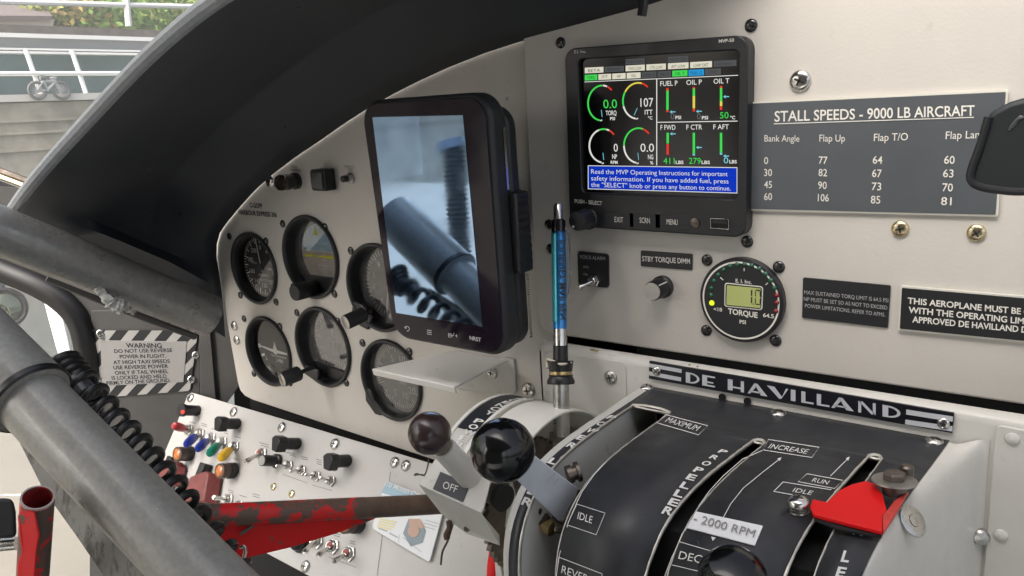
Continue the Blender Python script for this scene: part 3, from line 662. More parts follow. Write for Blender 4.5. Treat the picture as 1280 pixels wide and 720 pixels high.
cut = MB()
for c, r in HOLES: cut.lathe(c-OUT*.02, OUT, [(r,0),(r,.04)], 64)
co = cut.build('cutter', VOID, None, smooth=False)
bo = lpn.modifiers.new('holes', 'BOOLEAN'); bo.object = co; bo.operation = 'DIFFERENCE'; bo.solver = 'EXACT'
lpn.modifiers.move(len(lpn.modifiers)-1, 0)
bpy.context.view_layer.update(); dg = bpy.context.evaluated_depsgraph_get()
nm_ = bpy.data.meshes.new_from_object(lpn.evaluated_get(dg)); lpn.modifiers.clear(); lpn.data = nm_; bpy.data.objects.remove(co)
m = MB(); m.prism([A(-.87,YL+.016,-.36), A(-.52,YL+.016,-.36), A(-.52,YL+.016,-.09), A(-.87,YL+.016,-.09)], (0,.002,0)); m.build('backing', VOID, lpn, smooth=False)

# stall warning lamp, square button, push button
c = W(371, 226, YL); t = thing('stall_warning_lamp', c, 'black knurled stall warning lamp on the left panel', 'lamp')
m = MB(); m.lathe(c, OUT, [(.0088,0),(.0088,.004),(.0074,.0045),(.0074,.010),(.0083,.0105),(.0083,.0165)], 28); m.build('body', BLK, t)
m = MB(); m.lathe(c, OUT, [(.0078,.016),(.0083,.017),(.0083,.021),(.0076,.023),(.006,.023),(.0055,.0218),(1e-7,.0218)], 28); m.build('lens', mat('dark_smoked_lens', (.035,.02,.015), .12, coat=.6), t)
q = [(-.0135,.0135),(.0135,.0135),(.0135,-.0135),(-.0135,-.0135)]; c = W(411, 223.5, YL)
t = thing('square_button', c, 'square black illuminated push button on the left panel', 'button')
m = MB(); m.box(c+OUT*.007, EX*.0108, EZ*.0108, OUT*.007); m.build('body', BLK, t, bevel=.0012)
m = MB(); m.box(c+OUT*.0142, EX*.0088, EZ*.0088, OUT*.0022); m.build('cap', mat('smoked_button_cap', (.02,.028,.03), .22, coat=.4), t, bevel=.001)
c = W(438.5, 222.5, YL); t = thing('test_button', c, 'tiny push to test button with steel collar', 'button')
m = MB(); m.lathe(c, OUT, [(.0056,0),(.0056,.002),(.0042,.003),(.0042,.0055)], 20); m.build('collar', STEEL, t)
m = MB(); m.lathe(c, OUT, [(.0034,.005),(.0034,.0105),(.0028,.0113),(1e-7,.0115)], 20); m.build('cap', BLK, t)

# ================================================================== RIGHT PANEL
lf = [(653.6,44),(655,75),(658,150),(662,230),(666,300),(670,360),(671.5,390),(673.5,404),(678,412.5),(686,417)]
PB = lambda x: 418.2+(506.4-418.2)*((x-686)/(1279.6-686))
out = [W(*p) for p in lf]+[W(960,458.6), W(1279.6,506.2)]
e = W(1279.6,506.2); e2 = out[-2]; d = (e-e2)/(e[0]-e2[0]); e3 = e+d*.4
out += [e3, A(e3[0],0,.09), A(-.20,0,.085), A(-.286,0,.068), A(-.35,0,.062)]
m = MB(); m.prism(out, (0,.0045,0))
rpn = tag(m.build('right_panel', CREAM, smooth=False, bevel=.0014), 'large cream instrument panel plate carrying the engine display', 'panel')
for x, y in ((701,53.5),(939,31.8),(934,302),(686.5,280.5),(688.5,311)): pscrew(rpn, x, y, .0043, SCRB, 'blacksmall', 0)
for x, y in ((698.5,291),): pscrew(rpn, x, y, .0040, SCRB, 'blacksmall', 0)
pscrew(rpn, 1000.5, 101, .0068, CHROME, 'silver', 0)
for x, y in ((1125.5,286),(1220.5,291)): pscrew(rpn, x, y, .0052, GOLDS, 'gold', 0)
m = MB(); m.prism([A(W(690,412)[0]-.004,.006,W(690,430)[2]+.02), A(.4,.006,-.17), A(.4,.006,-.24), A(W(690,412)[0]-.004,.006,W(690,412)[2]-.05)], (0,.002,0))
tag(m.build('panel_gap_shade', BLKM, smooth=False), 'black strip painting the shadow gap under the right instrument panel', 'shadow_gap')  # black sheet standing for the shade in the gap below the panel

# engine display
YB = -.0115
eq = Quad(*[W(*p, YB) for p in ((705.5,61),(935.3,43),(932.3,297.5),(712.3,283))])
t = thing('engine_display', eq.at(.5,.5), 'black framed engine display screen with four gauges and blue message box', 'display')
hB = onY(YB-.0003); YS = YB+.004; hS = onY(YS-.0004); hS2 = onY(YS-.0007)
ob = eq.rr(.009); inn = [W(*p, YB) for p in ((722,74),(924,62),(922,249.5),(727.5,240.5))]
iq = Quad(*inn); ir = iq.rr(.004)
m = MB(); n = len(ob)
o2 = [p+EY*.0118 for p in ob]; i2 = [p+EY*.0042 for p in ir]
m.add(ob+ir+o2+i2, [(i, (i+1) % n, n+(i+1) % n, n+i) for i in range(n)]+[(i, 2*n+i, 2*n+(i+1) % n, (i+1) % n) for i in range(n)]+[(n+i, n+(i+1) % n, 3*n+(i+1) % n, 3*n+i) for i in range(n)])
m.build('bezel', BEZ, t, bevel=.0009)
m = MB(); m.poly([p+EY*.004 for p in iq.rr(.0035, -.0006)]); scr = m.build('screen', SCR, t, smooth=False)
XR = [95]
def sy(x, y): return y+(-.052+(y-80)*(.080/445))*(x-XR[0])
def mz(x, y): return (700+x/3, 60+sy(x, y)/3)
G = {k: MB() for k in ('w','g','c','r','y','b','gr','dg','bl','cr')}; G2 = {k: MB() for k in ('w','k','g')}
def rc(k, x0, y0, x1, y1, H=hS, D=G): pxpoly(D[k], [mz(x0,y0), mz(x1,y0), mz(x1,y1), mz(x0,y1)], H)
def tx(k, s_, x0, y, x1, cap, H=hS, D=G, bold=.0): T(D[k], s_, mz(x0,y), mz(x1,y), cap/3, H, bold=bold)
for x0, x1, k, s_, up in ((93,163,'cr','BETA',0),(167,240,'gr','PITCH EXT',0),(246,318,'cr','FWD LOW',0),(324,397,'cr','CTR LOW',0),(405,482,'cr','AFT LOW',0),(488,570,'cr','CHIP DET',0),(577,662,'gr','GEN FAIL',0)):
    rc(k, x0, 74, x1, 95); tx('k', s_, x0+12, 91.5, x1-12, 11, hS2, G2)
for x0, x1, s_ in ((246,318,'FUEL P SW'),(405,482,'OIL P SW')): rc('gr', x0, 51, x1, 70.5); tx('k', s_, x0+5, 67, x1-5, 11, hS2, G2)
for x0, x1, k, s_ in ((93,140,'g','TORQ'),(144,192,'cr','ITT'),(196,246,'cr','NP'),(250,302,'cr','NG'),(306,362,'gr','FUEL P'),(366,417,'gr','OIL P'),(421,478,'g','OIL T'),(482,540,'bl','FUEL Q'),(544,604,'gr','OTHER')):
    rc(k, x0, 101, x1, 122); d_ = (x1-x0-len(s_)*7.2)/2; tx('k', s_, x0+d_, 117.5, x1-d_, 11, hS2, G2)
rc('w', 92, 126, 668, 128.4); rc('w', 361, 128, 364.5, 437); rc('w', 363, 281.5, 666, 284.3); 
def arc(k, cx, cy, rx, ry, a0, a1, w_=6):
    P = [mz(cx+rx*math.cos(R(a)), cy-ry*math.sin(R(a))) for a in np.linspace(a0, a1, 24)]; pxpath(G[k], P, w_/3, hS)
for cx, cy, rx, ry, segs in ((157,208,52,65,(('g',88,262),('w',68,86),('r',45,66))),(292,204,56,65,(('w',196,262),('g',150,195),('y',75,149),('r',48,74))),(163,367,53,62,(('w',108,262),('g',80,107),('w',66,79),('r',42,65))),(294,366,54,63,(('w',180,262),('g',72,179),('r',42,71)))):
    for k, a0, a1 in segs: arc(k, cx, cy, rx, ry, a0, a1)
    pxline(G['c'], mz(cx-2, cy+26), mz(cx+(1 if cx != 292 else -14), cy+52), .7, hS)
    pxline(G['w'], mz(cx-6, cy+66), mz(cx+1, cy+63), 1.4, hS)
tx('g','0.0',163,228,214,32); tx('w','TORQ',172,254,212,17,bold=.01); tx('w','PSI',188,272,206,11,bold=.02)
tx('w','107',302,226,350,32); tx('w','ITT',318,254,347,17,bold=.01); tx('w','°C',330,272,347,11,bold=.02)
tx('w','0',202,388,217,29); tx('w','NP',196,415,214,17,bold=.01); tx('w','RPM',190,433,216,11,bold=.02)
tx('w','0.0',302,388,353,30); tx('w','NG',330,415,350,17,bold=.01); tx('w','%',338,433,350,11,bold=.02)
for s_, x0, x1, y in (('FUEL P',376,441,143),('OIL P',474,532,138.5),('OIL T',576,635,134),('F FWD',377,433,307),('F CTR',474,533,306),('F AFT',575,633,305)): XR[0] = x0; tx('w', s_, x0, y, x1, 18, bold=.005)
for x, segs, ya in ((403,(('r',150,160),('g',160,232),('r',233,240)),240),(502,(('r',146,152),('g',152,180),('y',180,226),('r',227,238)),238),(604,(('r',142,150),('g',150,200),('y',200,218),('r',220,232)),183)):
    XR[0] = x
    for k, a, b in segs: rc(k, x-4.5, a, x+4.5, b)
    pxline(G['c'], mz(x+10, ya), mz(x+30, ya), 1.2, hS); pxpoly(G['c'], [mz(x+8,ya), mz(x+17,ya-6), mz(x+17,ya+6)], hS)
for x, segs, ya in ((404,(('g',318,358),('r',360,400)),322),(502,(('g',318,396),('c',397,403)),373),(604,(('g',318,392),('c',393,400)),405)):
    XR[0] = x
    for k, a, b in segs: rc(k, x-4.5, a, x+4.5, b)
    pxline(G['c'], mz(x+10, ya), mz(x+30, ya), 1.2, hS); pxpoly(G['c'], [mz(x+8,ya), mz(x+17,ya-6), mz(x+17,ya+6)], hS)
XR[0] = 415; tx('dg','0',415,267,430,22); tx('w','PSI',433,267,454,12,bold=.02); XR[0] = 514; tx('dg','0',514,267,528,22); tx('w','PSI',532,268,555,12,bold=.02); XR[0] = 600; tx('g','50',600,264,632,23); tx('w','°C',638,268,657,12,bold=.02)
XR[0] = 388; tx('g','411',388,434,430,22); tx('w','LBS',434,434,463,12,bold=.02); XR[0] = 484; tx('g','279',484,434,528,22); tx('w','LBS',531,434,562,12,bold=.02); XR[0] = 614; tx('c','0',614,432,631,22); tx('w','LBS',635,432,663,12,bold=.02); XR[0] = 95
rc('w', 104.5, 440, 665, 529); rc('b', 107, 442.5, 662.5, 526.5, hS2)
G2['t'] = MB(); hS3 = onY(YS-.001)
for s_, x1, y in (('Read the MVP Operating Instructions for important',629,471),('safety information. If you have added fuel, press',632,496),('the "SELECT" knob or press any button to continue.',640,520)): tx('t', s_, 117, y, x1, 17, hS3, G2, bold=-.004)
for k, n_, mm in (('w','white_graphics',E_W),('g','green_graphics',E_G),('c','cyan_graphics',E_C),('r','red_graphics',E_R),('y','yellow_graphics',E_Y),('gr','grey_boxes',E_GR),('dg','dim_digits',E_DG),('bl','sky_box',E_BL),('cr','cream_boxes',E_CR)):
    if G[k].v: G[k].build(n_, mm, scr, smooth=False)
G['b'].v and None
bb = MB(); pxpoly(bb, [mz(107,442.5), mz(662.5,442.5), mz(662.5,526.5), mz(107,526.5)], hS2); bb.build('message_box', E_B, scr, smooth=False)
G2['k'].build('box_lettering', E_K, scr, smooth=False); G2['t'].build('message_lettering', E_W, scr, smooth=False)
m = MB(); T(m, 'E.I. Inc.', (718,66.6), (732.5,65.6), 3.4, hB, bold=.01); T(m, 'MVP-50', (898.5,53.6), (917.5,52), 4, hB, bold=.015)
T(m, 'PUSH - SELECT', (718.4,253.6), (752.8,256.4), 4.6, hB, bold=.02)
T(m, 'EXIT', (768.3,277.6), (779,278.2), 6.6, hB); T(m, 'SCRN', (799.6,278.4), (812.4,279.2), 6.6, hB); T(m, 'MENU', (833.4,280.4), (847,281.2), 6.6, hB)
m.build('lettering', LETW, t, smooth=False)
BTN = mat('soft_button', (.02,.021,.023), .5)
for x, y, w_ in ((773.5,274.7,.0125),(806,275.5,.0125),(840.5,277.3,.0135)):
    c = W(x, y, YB); bx = MB(); bx.box(c, EX*w_, EZ*.0052, OUT*.0002); bx.build('button', BTN, t, bevel=.0002)
c = W(869, 278.5, YB); m = MB(); m.lathe(c, OUT, [(.0034,0),(.0034,.0012),(.0022,.0016),(1e-7,.0016)], 20); m.build('light_sensor', DKSTEEL, t)
uq = Quad(*[W(*p, YB-.0004) for p in ((888.5,273),(911,274),(911,286.5),(888.5,285))])
m = MB(); m.prism([uq.at(0,0), uq.at(1,0), uq.at(1,1), uq.at(0,1)], OUT*.0004); us = m.build('usb_port', VOID, t, smooth=False)
m = MB()
for a, b in (((0,0),(1,0)),((1,0),(1,1)),((1,1),(0,1)),((0,1),(0,0))): m.tube([uq.at(*a, .0003), uq.at(*b, .0003)], .00022, 6)
m.build('shell', STEEL, us); m = MB(); m.box(uq.at(.5,.30,.0004), EX*.0050, EZ*.0012, OUT*.0002); m.build('contact_tongue', BLK, us)
c = W(737, 272.5, YB); a_ = OUT
m = MB(); m.lathe(c, a_, [(.0086,0),(.0086,.003),(.0078,.004),(.0074,.017),(.0068,.0182),(1e-7,.0184)], 36); kn = m.build('select_knob', BEZ, t)
m = MB(); m.box(c+OUT*.0186-EX*.003-EZ*.004, EX*.0008, EZ*.0008, OUT*.0003); m.build('pointer', WHT, kn)

# placards on the right panel
def placard(name, label, px, plate, edge=None, t_=.0022, inset=.0016):
    q = Quad(*[W(*p, -.0001-t_) for p in px]); o = thing(name, q.at(.5,.5), label, 'placard')
    if edge is not None:
        m = MB(); m.prism(q.rr(.0012), EY*t_); m.build('backing', edge, o, smooth=False)
        m = MB(); m.prism(q.rr(.0006, inset, .0004), EY*.0005); m.build('face', plate, o, smooth=False)
    else:
        m = MB(); m.prism(q.rr(.0010), EY*t_); m.build('plate', plate, o, smooth=False, bevel=.0003)
    return o, onY(-.0001-t_-.0008)
o, h = placard('stall_speed_placard', 'slate grey placard listing stall speeds against bank angle', ((938,127.5),(1260.5,112.3),(1247,270.8),(937.2,263)), PLACG, PLACE, inset=.0011)
m = MB(); zz = lambda x, y: (930+x/3.6, 100+y/3.6)
def zt(s_, x0, y0, x1, y1, cap, bold=.0): T(m, s_, zz(x0,y0), zz(x1,y1), cap/3.6, h, bold=bold)
zt('STALL SPEEDS - 9000 LB AIRCRAFT', 137,187,1037,160,46, .012)
pxline(m, zz(134,197.5), zz(1034,168), 1.05, h)
zt('Bank Angle',92,277,249,277.5,29); zt('Flap Up',339,277,454,277,31); zt('Flap T/O',584,275,737,271,33); zt('Flap Land',907,266,1083,261,34)
for row, ys in ((('0','77','64','60'),(378,376,376,376)),(('30','82','67','63'),(432,432,436,437)),(('45','90','73','70'),(486,489,495,500)),(('60','106','85','81'),(540,545,555,562))):
    for s_, x, y, w_, cap in zip(row, (92,336,579,900), ys, (36,39,43,47), (31,32,34,35)):
        ww = w_*(1.27 if len(s_) == 3 else 1)*(.52 if len(s_) == 1 else 1); x = x-(row[0] in '30 45 60')*(2 if x < 100 else 0)-(x > 800)*{'60':0,'63':5,'70':8,'81':14}.get(s_,0)-(400 < x < 800)*{'64':0,'67':3,'73':5,'85':9}.get(s_,0)-(200 < x < 400)*{'77':0,'82':1,'90':3,'106':4}.get(s_,0)
        zt(s_, x, y, x+ww, y+1.5*(cap > 31), cap, .006)
m.build('lettering', LETW, o, smooth=False)
o, h = placard('torque_limit_placard', 'small black placard with three thin lines on sustained torque', ((1003.6,346.8),(1113.3,356.8),(1109.6,410.2),(1002.3,397.3)), PLACB, None, .0012)
m = MB()
for s_, a, b in (('MAX SUSTAINED TORQ LIMIT IS 64.5 PSI',(1005.2,367.6),(1110.3,378)),('NP MUST BE SET SO AS NOT TO EXCEED',(1004.8,375.8),(1109,387)),('POWER LIMITATIONS. REFER TO AFMS.',(1006.2,384.3),(1106.4,395.8))): T(m, s_, a, b, 4.7, h)
m.build('lettering', WHT2, o, smooth=False)
zz = lambda x, y: (960+x*.36117, 280+y*.36117)
o, h = placard('operating_limitations_placard', 'black placard with pale edge and bold text about operating limitations', ((1125.3,357.3),(1345,376),(1340,434),(1122.4,412.6)), PLACB, PLACE, .0022, .0011)
m = MB()
for s_, a, b in (('THIS AEROPLANE MUST BE OPERATED',zz(483,275),(1134.4+203,379.3+19.5)),('WITH THE OPERATING LIMITATIONS',zz(486,307),(1135.5+197,390.9+19.5)),('APPROVED DE HAVILLAND DHC-3',zz(499,340),(1140.2+168,402.8+15.5))): T(m, s_, a, b, 7.4, h, bold=.022)
m.build('lettering', LETW, o, smooth=False)
o, h = placard('dimmer_placard', 'tiny black standby torque dimmer placard', ((800.7,313),(865.6,317.4),(865.2,338),(800.7,332.8)), PLACB, None, .0010)
m = MB(); T(m, 'STBY TORQUE DIMM', (802.8,326.4), (862.6,329.8), 6.3, h, bold=.015); m.build('lettering', WHT, o, smooth=False)
# dimmer knob
c = W(829, 358, 0); t = thing('dimmer_control', c, 'small black fluted knob with aluminium cap below the dimmer placard', 'knob')
m = MB(); prof = [(.0085,0),(.0085,.0035),(.0075,.0045),(.0072,.0165),(.0066,.0175)]; m.lathe(c, OUT, prof, 36); m.build('body', BLK, t)
m = MB(); m.lathe(c, OUT, [(.0066,.0170),(.0064,.0182),(1e-7,.0183)], 32); m.build('cap', STEEL, t)
m = MB(); m.box(c+OUT*.011+nrm(A(.75,0,.66))*.0074, nrm(A(-.66,0,.75))*.0004, OUT*.006, nrm(A(.75,0,.66))*.0003); m.build('pointer', WHT, t)
# voice alarm switch
q = Quad(*[W(*p, -.0016) for p in ((721.6,314),(760.8,317.6),(761,360.3),(722.6,356.4))])
t = thing('voice_alarm_switch', q.at(.5,.5), 'voice alarm toggle switch on its small black plate', 'switch')
m = MB(); m.prism(q.rr(.003), EY*.0015); m.build('plate', PLACB, t, smooth=False, bevel=.0004)
h = onY(-.0021); m = MB(); zz = lambda x, y: (660+x/6, 240+y/6)
T(m, 'VOICE ALARM', zz(388,497), zz(578,512), 4.2, h); T(m, 'ACK', zz(414,569), zz(456,572), 2.9, h); T(m, 'ON', zz(416,624), zz(446,627), 2.9, h); m.build('lettering', WHT2, t, smooth=False)
def toggle(par, c, n, d, L, r, nut, capm=None, levm=CHROME, nutm=STEEL, caplen=.6, capr=2.1, ins=None):
    """collar nut on c with outward normal n, lever of length L along d"""
    m = MB(); m.lathe(c, n, [(nut,0),(nut,.0022),(nut*.8,.0026)], 6); m.build('nut', nutm, par, smooth=False)
    m = MB(); m.lathe(c, n, [(nut*.72,.002),(nut*.72,.0055),(nut*.6,.0062),(nut*.42,.0058),(1e-7,.0045)], 20); m.build('collar', nutm, par)
    if ins: m = MB(); m.lathe(c, n, [(nut*.50,.0055),(nut*.46,.0066),(1e-7,.0066)], 18); m.build('insert', ins, par)
    d = nrm(d); b = c+n*.004; m = MB(); m.lathe(b, d, [(r*.85,0),(r*.9,L*.5),(r*1.25,L*.93),(r*1.0,L*.99),(1e-7,L)], 14); m.build('lever', levm, par)
    if capm is not None:
        R1 = r*capr; m = MB(); l0 = L*(1-caplen); l1 = L*1.06
        m.lathe(b, d, [(R1*.75,l0),(R1*.85,l0+L*.05),(R1,l0+(l1-l0)*.4),(R1*.98,l0+(l1-l0)*.75),(R1*.7,l1-L*.03),(1e-7,l1)], 18); m.build('cap', capm, par)
c = W(743.8, 350.3, -.0016); toggle(t, c, OUT, prj(c)[0]*0+nrm(A(-.45,-.75,-.25)), .013, .0017, .0052)
# torque gauge
c = W(929.2, 373.6, 0); Rg = .0302; t = thing('torque_gauge', c, 'round black torque gauge with olive liquid crystal window', 'gauge')
m = MB(); m.lathe(c, OUT, [(Rg,0),(Rg,.0048),(Rg-.0008,.0058),(Rg-.0022,.0058)], 72, True, True); m.build('bezel', BLK, t)
m = MB(); m.lathe(c, OUT, [(Rg-.0036,.0061),(Rg-.0024,.0061)], 72, False, False); m.build('white_ring', LETW, t)
m = MB(); m.lathe(c, OUT, [(Rg-.0046,.0060),(Rg-.0060,.0048)][::-1], 64, False, False); m.lathe(c, OUT, [(1e-7,.0060),(Rg-.0036,.0060)], 64, False, False); fc = m.build('face', mat('torque_face', (.016,.017,.019), .45), t, smooth=False)
hT = onY(-.0064); hT2 = onY(-.0069); zz = lambda x, y: (860+x/5.143, 300+y/5.143)
m = MB(); lq = [zz(*p) for p in ((236,273),(484,298),(478,452),(233,428))]
lqq = Quad(*[hT(*p) for p in lq]); m.poly(lqq.rr(.002)); m.build('window_frame', LETW, fc, smooth=False)
m = MB(); m.poly(lqq.rr(.0015, .0008, .0002)); m.build('window_border', BLK, fc, smooth=False)
lcq = Quad(*[hT2(*zz(*p)) for p in ((250,290),(468,311),(465,438),(246,417))]); m = MB(); m.poly(lcq.rr(.0005)); m.build('lcd', LCD, fc, smooth=False)
hT3 = onY(-.0072); m = MB()
def seg(P): pxpoly(m, [zz(*p) for p in P], hT3)
seg(((404,323),(414,320),(413,358),(404,360))); seg(((404,366),(413,366),(413,408),(404,404)))
seg(((434,318),(466,321),(460,329),(438,327))); seg(((430,322),(436,330),(436,360),(430,366))); seg(((430,372),(436,376),(436,406),(430,414))); seg(((468,325),(468,368),(461,363),(461,333))); seg(((468,374),(467,416),(460,410),(461,379))); seg(((434,416),(438,409),(459,411),(464,418))); seg(((418,408),(424,408),(424,415),(418,415)))
m.build('digits', mat('lcd_dark', (.02,.02,.008), .5), fc, smooth=False)
m = MB(); T(m, 'E. I. Inc.', zz(306,272), zz(410,283), 4.4, hT, bold=.02); T(m, 'TORQUE', zz(257,473), zz(447,501), 6.6, hT, bold=.03); T(m, 'PSI', zz(331,536), zz(372,541), 4.4, hT, bold=.03)
T(m, '<18', zz(164,455), zz(219,460), 4.4, hT, bold=.02); T(m, '64.5', zz(482,494), zz(552,503), 4.6, hT, bold=.02)
for a, b in (((207,240),(227,258)),((361,181),(361,200)),((498,289),(514,275))): pxline(m, zz(*a), zz(*b), 1.2, hT)
m.build('lettering', LETW, fc, smooth=False)
L_ = [(154,404,LEDY),(148,353,LEDG),(151,308,LEDG),(167,262,LEDG),(194,223,LEDG),(229,190,LEDG),(271,167,LEDG),(316,157,LEDG),(364,155,LEDG),(411,163,LEDG),(459,184,LEDG),(500,217,LEDG),(534,259,LEDG),(556,307,LEDG),(571,355,LEDR),(572,402,LEDR),(566,456,LEDR)]
for x, y, mm in L_: m = MB(); m.ball(W(*zz(x, y), -.0058), .0018 if mm is not LEDY else .0020, OUT, 12); m.build('led', mm, fc)
for x, y in ((884,325),(973.7,333.7),(883,413),(969.6,425.6)): screw(t, W(x, y, 0), OUT, .0042, SCRB, 'blacksmall')

# ================================================================== TABLET on its mount, white shelf under it
YT = -.088
tq = Quad(*[W(*p, YT) for p in ((448.5,126),(610,114),(634.5,449),(491,422))])
t = thing('tablet_navigator', tq.at(.5,.5), 'black portrait tablet navigator with smudged reflecting screen on the left panel', 'tablet')
TABB = mat('tablet_case', (.022,.023,.026), .45, bump=.08, bscale=900)
m = MB(); m.prism(tq.rr(.019, n=9), EY*.019); m.build('case', TABB, t, bevel=.0045, seg=4)
m = MB(); m.prism(tq.rr(.0165, .0030, .0008, n=9), EY*.0012); gl = m.build('border_glass', TABG, t, bevel=.0004)
sq = [W(*p, YT-.0012) for p in ((465.5,146.5),(578.5,144),(603,408.5),(495,391))]
m = MB(); m.prism(sq, EY*.0005); m.build('display', TABS, t, smooth=False)
hI = onY(YT-.0013); m = MB(); zz = lambda x, y: (440+x*.4858, 100+y*.4858)
T(m, 'NRST', zz(303,668), zz(332,674), 4.8, hI, bold=.015)
pxpath(m, [zz(249,656), zz(262,658), zz(262,651)], .8, hI); pxpoly(m, [zz(266,658), zz(270,654), zz(270,663)][::-1], hI); T(m, 'D', zz(248,662), zz(259,663), 5, hI)
for k in range(3): pxline(m, zz(193, 643+5*k), zz(205, 645+5*k), .9, hI)
pxpath(m, [zz(137,636), zz(144,634), zz(148,639), zz(146,645), zz(141,646)], .9, hI); pxpoly(m, [zz(134,637), zz(140,631), zz(140,641)], hI)
m.build('icons', mat('icon_grey', (.55,.55,.56), .5), t, smooth=False)
# rear housing step, side slot and latch on its right edge
m = MB(); a0 = W(606,150,YT); 
bq = Quad(tq.at(.10,.05), tq.at(.995,.05), tq.at(.995,.985), tq.at(.10,.985)); m.prism([p+EY*.019 for p in bq.rr(.016)], EY*.012); m.build('rear_case', BEZ, t, bevel=.003)
m = MB(); x1 = tq.at(1,.3)[0]
def side(v, y): p = tq.at(1, v); return p+EY*y+A(.0006,0,0)
m.add([side(.13,.013), side(.36,.013), side(.36,.0155), side(.13,.0155)], [(0,1,2,3)]); m.build('side_slot', CHROME, t, smooth=False)
m = MB(); c = (side(.37,.022)+side(.68,.022))/2; m.box(c+A(.003,0,0), A(.0035,0,0), A(0,.0085,0), (side(.37,.022)-side(.68,.022))/2); lt = m.build('latch', BLK, t, bevel=.002)
m = MB()
for k in range(9):
    v = .40+k*.03; p = side(v, .022)+A(.0068,0,0); m.box(p, A(.0004,0,0), A(0,.0065,0), A(0,0,.0014))
m.build('grip_ribs', BLKM, lt)
m = MB()
for k in range(26):
    p = side(.70+k*.010, .030); m.box(p, A(.0004,0,0), A(0,.0012,0), A(0,0,.0005))
m.build('vent_slots', STEEL, t)
m = MB(); cc = tq.at(.5,.5); m.cyl(cc+EY*.032, A(cc[0],YL,cc[2]), .018, .022); m.build('mount_arm', BLKM, t)
br = W(632,449,YL); zsv = br[2]
fl = lambda x, y: WZ(x, y, zsv)
P1, P2 = fl(468.5,459.5), fl(564,485); yy = (P1[1]+P2[1])/2
Xa, Xb_ = P1[0], P2[0]; Xc = br[0]
t = thing('shelf_bracket', br, 'white bent metal shelf bracket under the tablet', 'bracket')
m = MB(); m.prism([A(Xa,yy,zsv), A(Xb_,yy,zsv), A((Xb_+Xc)/2,YL-.001,zsv), A((Xa+Xb_)/2-.02,YL-.001,zsv)], (0,0,-.002)); m.build('shelf', SHELFW, t, bevel=.0008)
m = MB(); m.prism([A(Xa,yy,zsv-.0012), A(Xb_,yy,zsv-.0012), A(Xb_,yy+.0015,zsv-.0065), A(Xa,yy+.0015,zsv-.0065)], (0,.0018,0)); m.build('lip', SHELFW, t, bevel=.0006)
hf = onY(YL-.0025); m = MB(); m.prism([hf(*p) for p in ((566,484),(581,463),(600,452),(632,447),(642,449),(645,489),(640,494),(574,486))], EY*.002); fg = m.build('flange', HOUS, t, bevel=.0006)
screw(t, hf(615.5,465.5), OUT, .0062, STEEL, 'steel')

# ================================================================== PEDESTAL: face, access plate, lip
YF = -.035
zl = W(812, 449.5, YF)[2]
xl0 = W(676, 470, YF)[0]
ped = thing('pedestal', A(xl0, YF, -.45), 'cream painted centre pedestal below the right instrument panel', 'pedestal')
zt_ = W(812, 447.2, YF+.006)[2]
prof = [(YF+.011, zt_-.06), (YF+.011, zt_-.001), (YF+.0095, zt_), (YF+.005, zt_), (YF+.002, zt_-.0012), (YF+.0005, zt_-.003), (YF, zt_-.006), (YF, -.55)]
XS = [xl0, -.28, -.18, -.08, .05, .35]
m = MB(); m.grid([[A(x, y, zv) for x in XS] for y, zv in prof]); m.build('face', PEDP, ped, ang=60, nofix=False)
m = MB(); m.prism([A(xl0,YF,-.55), A(xl0,YF,zt_-.004), A(xl0,YF+.004,zt_-.0005), A(xl0,YF+.011,zt_-.0005), A(xl0,YF+.011,-.55)], A(.0015,0,0)); m.build('side', PEDP, ped, smooth=False)
hF = onY(YF-.0008)
def roundpoly(P, r, n=5):
    out = []; P = [np.array(p, float) for p in P]
    for i in range(len(P)):
        a, b, c = P[i-1], P[i], P[(i+1) % len(P)]; u, v = nrm(a-b), nrm(c-b)
        for k in range(n+1):
            t = k/n; out.append((b+u*r)*(1-t)**2+2*b*t*(1-t)+(b+v*r)*t**2)
    return out
ap = roundpoly([hF(682,438.5), hF(782,453), hF(785,545), hF(684,530)], .006)
m = MB(); m.prism(ap, EY*.0008); m.build('access_plate', PEDP, ped, bevel=.0004)
screw(ped, hF(763.5,471.5), OUT, .0054, STEEL, 'steel')
# ------------------------------------------------------------------ quadrant cover: profile in (Y, Z) swept across X
QP = [(YF-.0015,-.2030),(-.05,-.2032),(-.07,-.2030),(-.09,-.2026),(-.115,-.2020),(-.14,-.2018),(-.155,-.2022),(-.168,-.2034),(-.18,-.2056),(-.19,-.2086),(-.198,-.2126),(-.205,-.2180),(-.211,-.2245),(-.2155,-.232),(-.2185,-.2405),(-.2202,-.250),(-.2208,-.262),(-.2208,-.30),(-.2208,-.40)]
qp = np.array(QP); qs = np.r_[0, np.cumsum(np.linalg.norm(np.diff(qp, axis=0), axis=1))]
def qat(s): return A(np.interp(s, qs, qp[:,0]), np.interp(s, qs, qp[:,1]))
def qn(s): d = qat(min(s+.002, qs[-1]))-qat(max(s-.002, 0)); d = d/np.linalg.norm(d); return A(0, d[1], -d[0])*1.0
def proflift(l):
    out = []
    for i in range(len(qp)):
        d = qp[min(i+1, len(qp)-1)]-qp[max(i-1, 0)]; d = d/np.linalg.norm(d); n = A(d[1], -d[0]); 
        if n[0]*-1+n[1] < 0: n = -n
        out.append(qp[i]+n*l)
    return np.array(out)
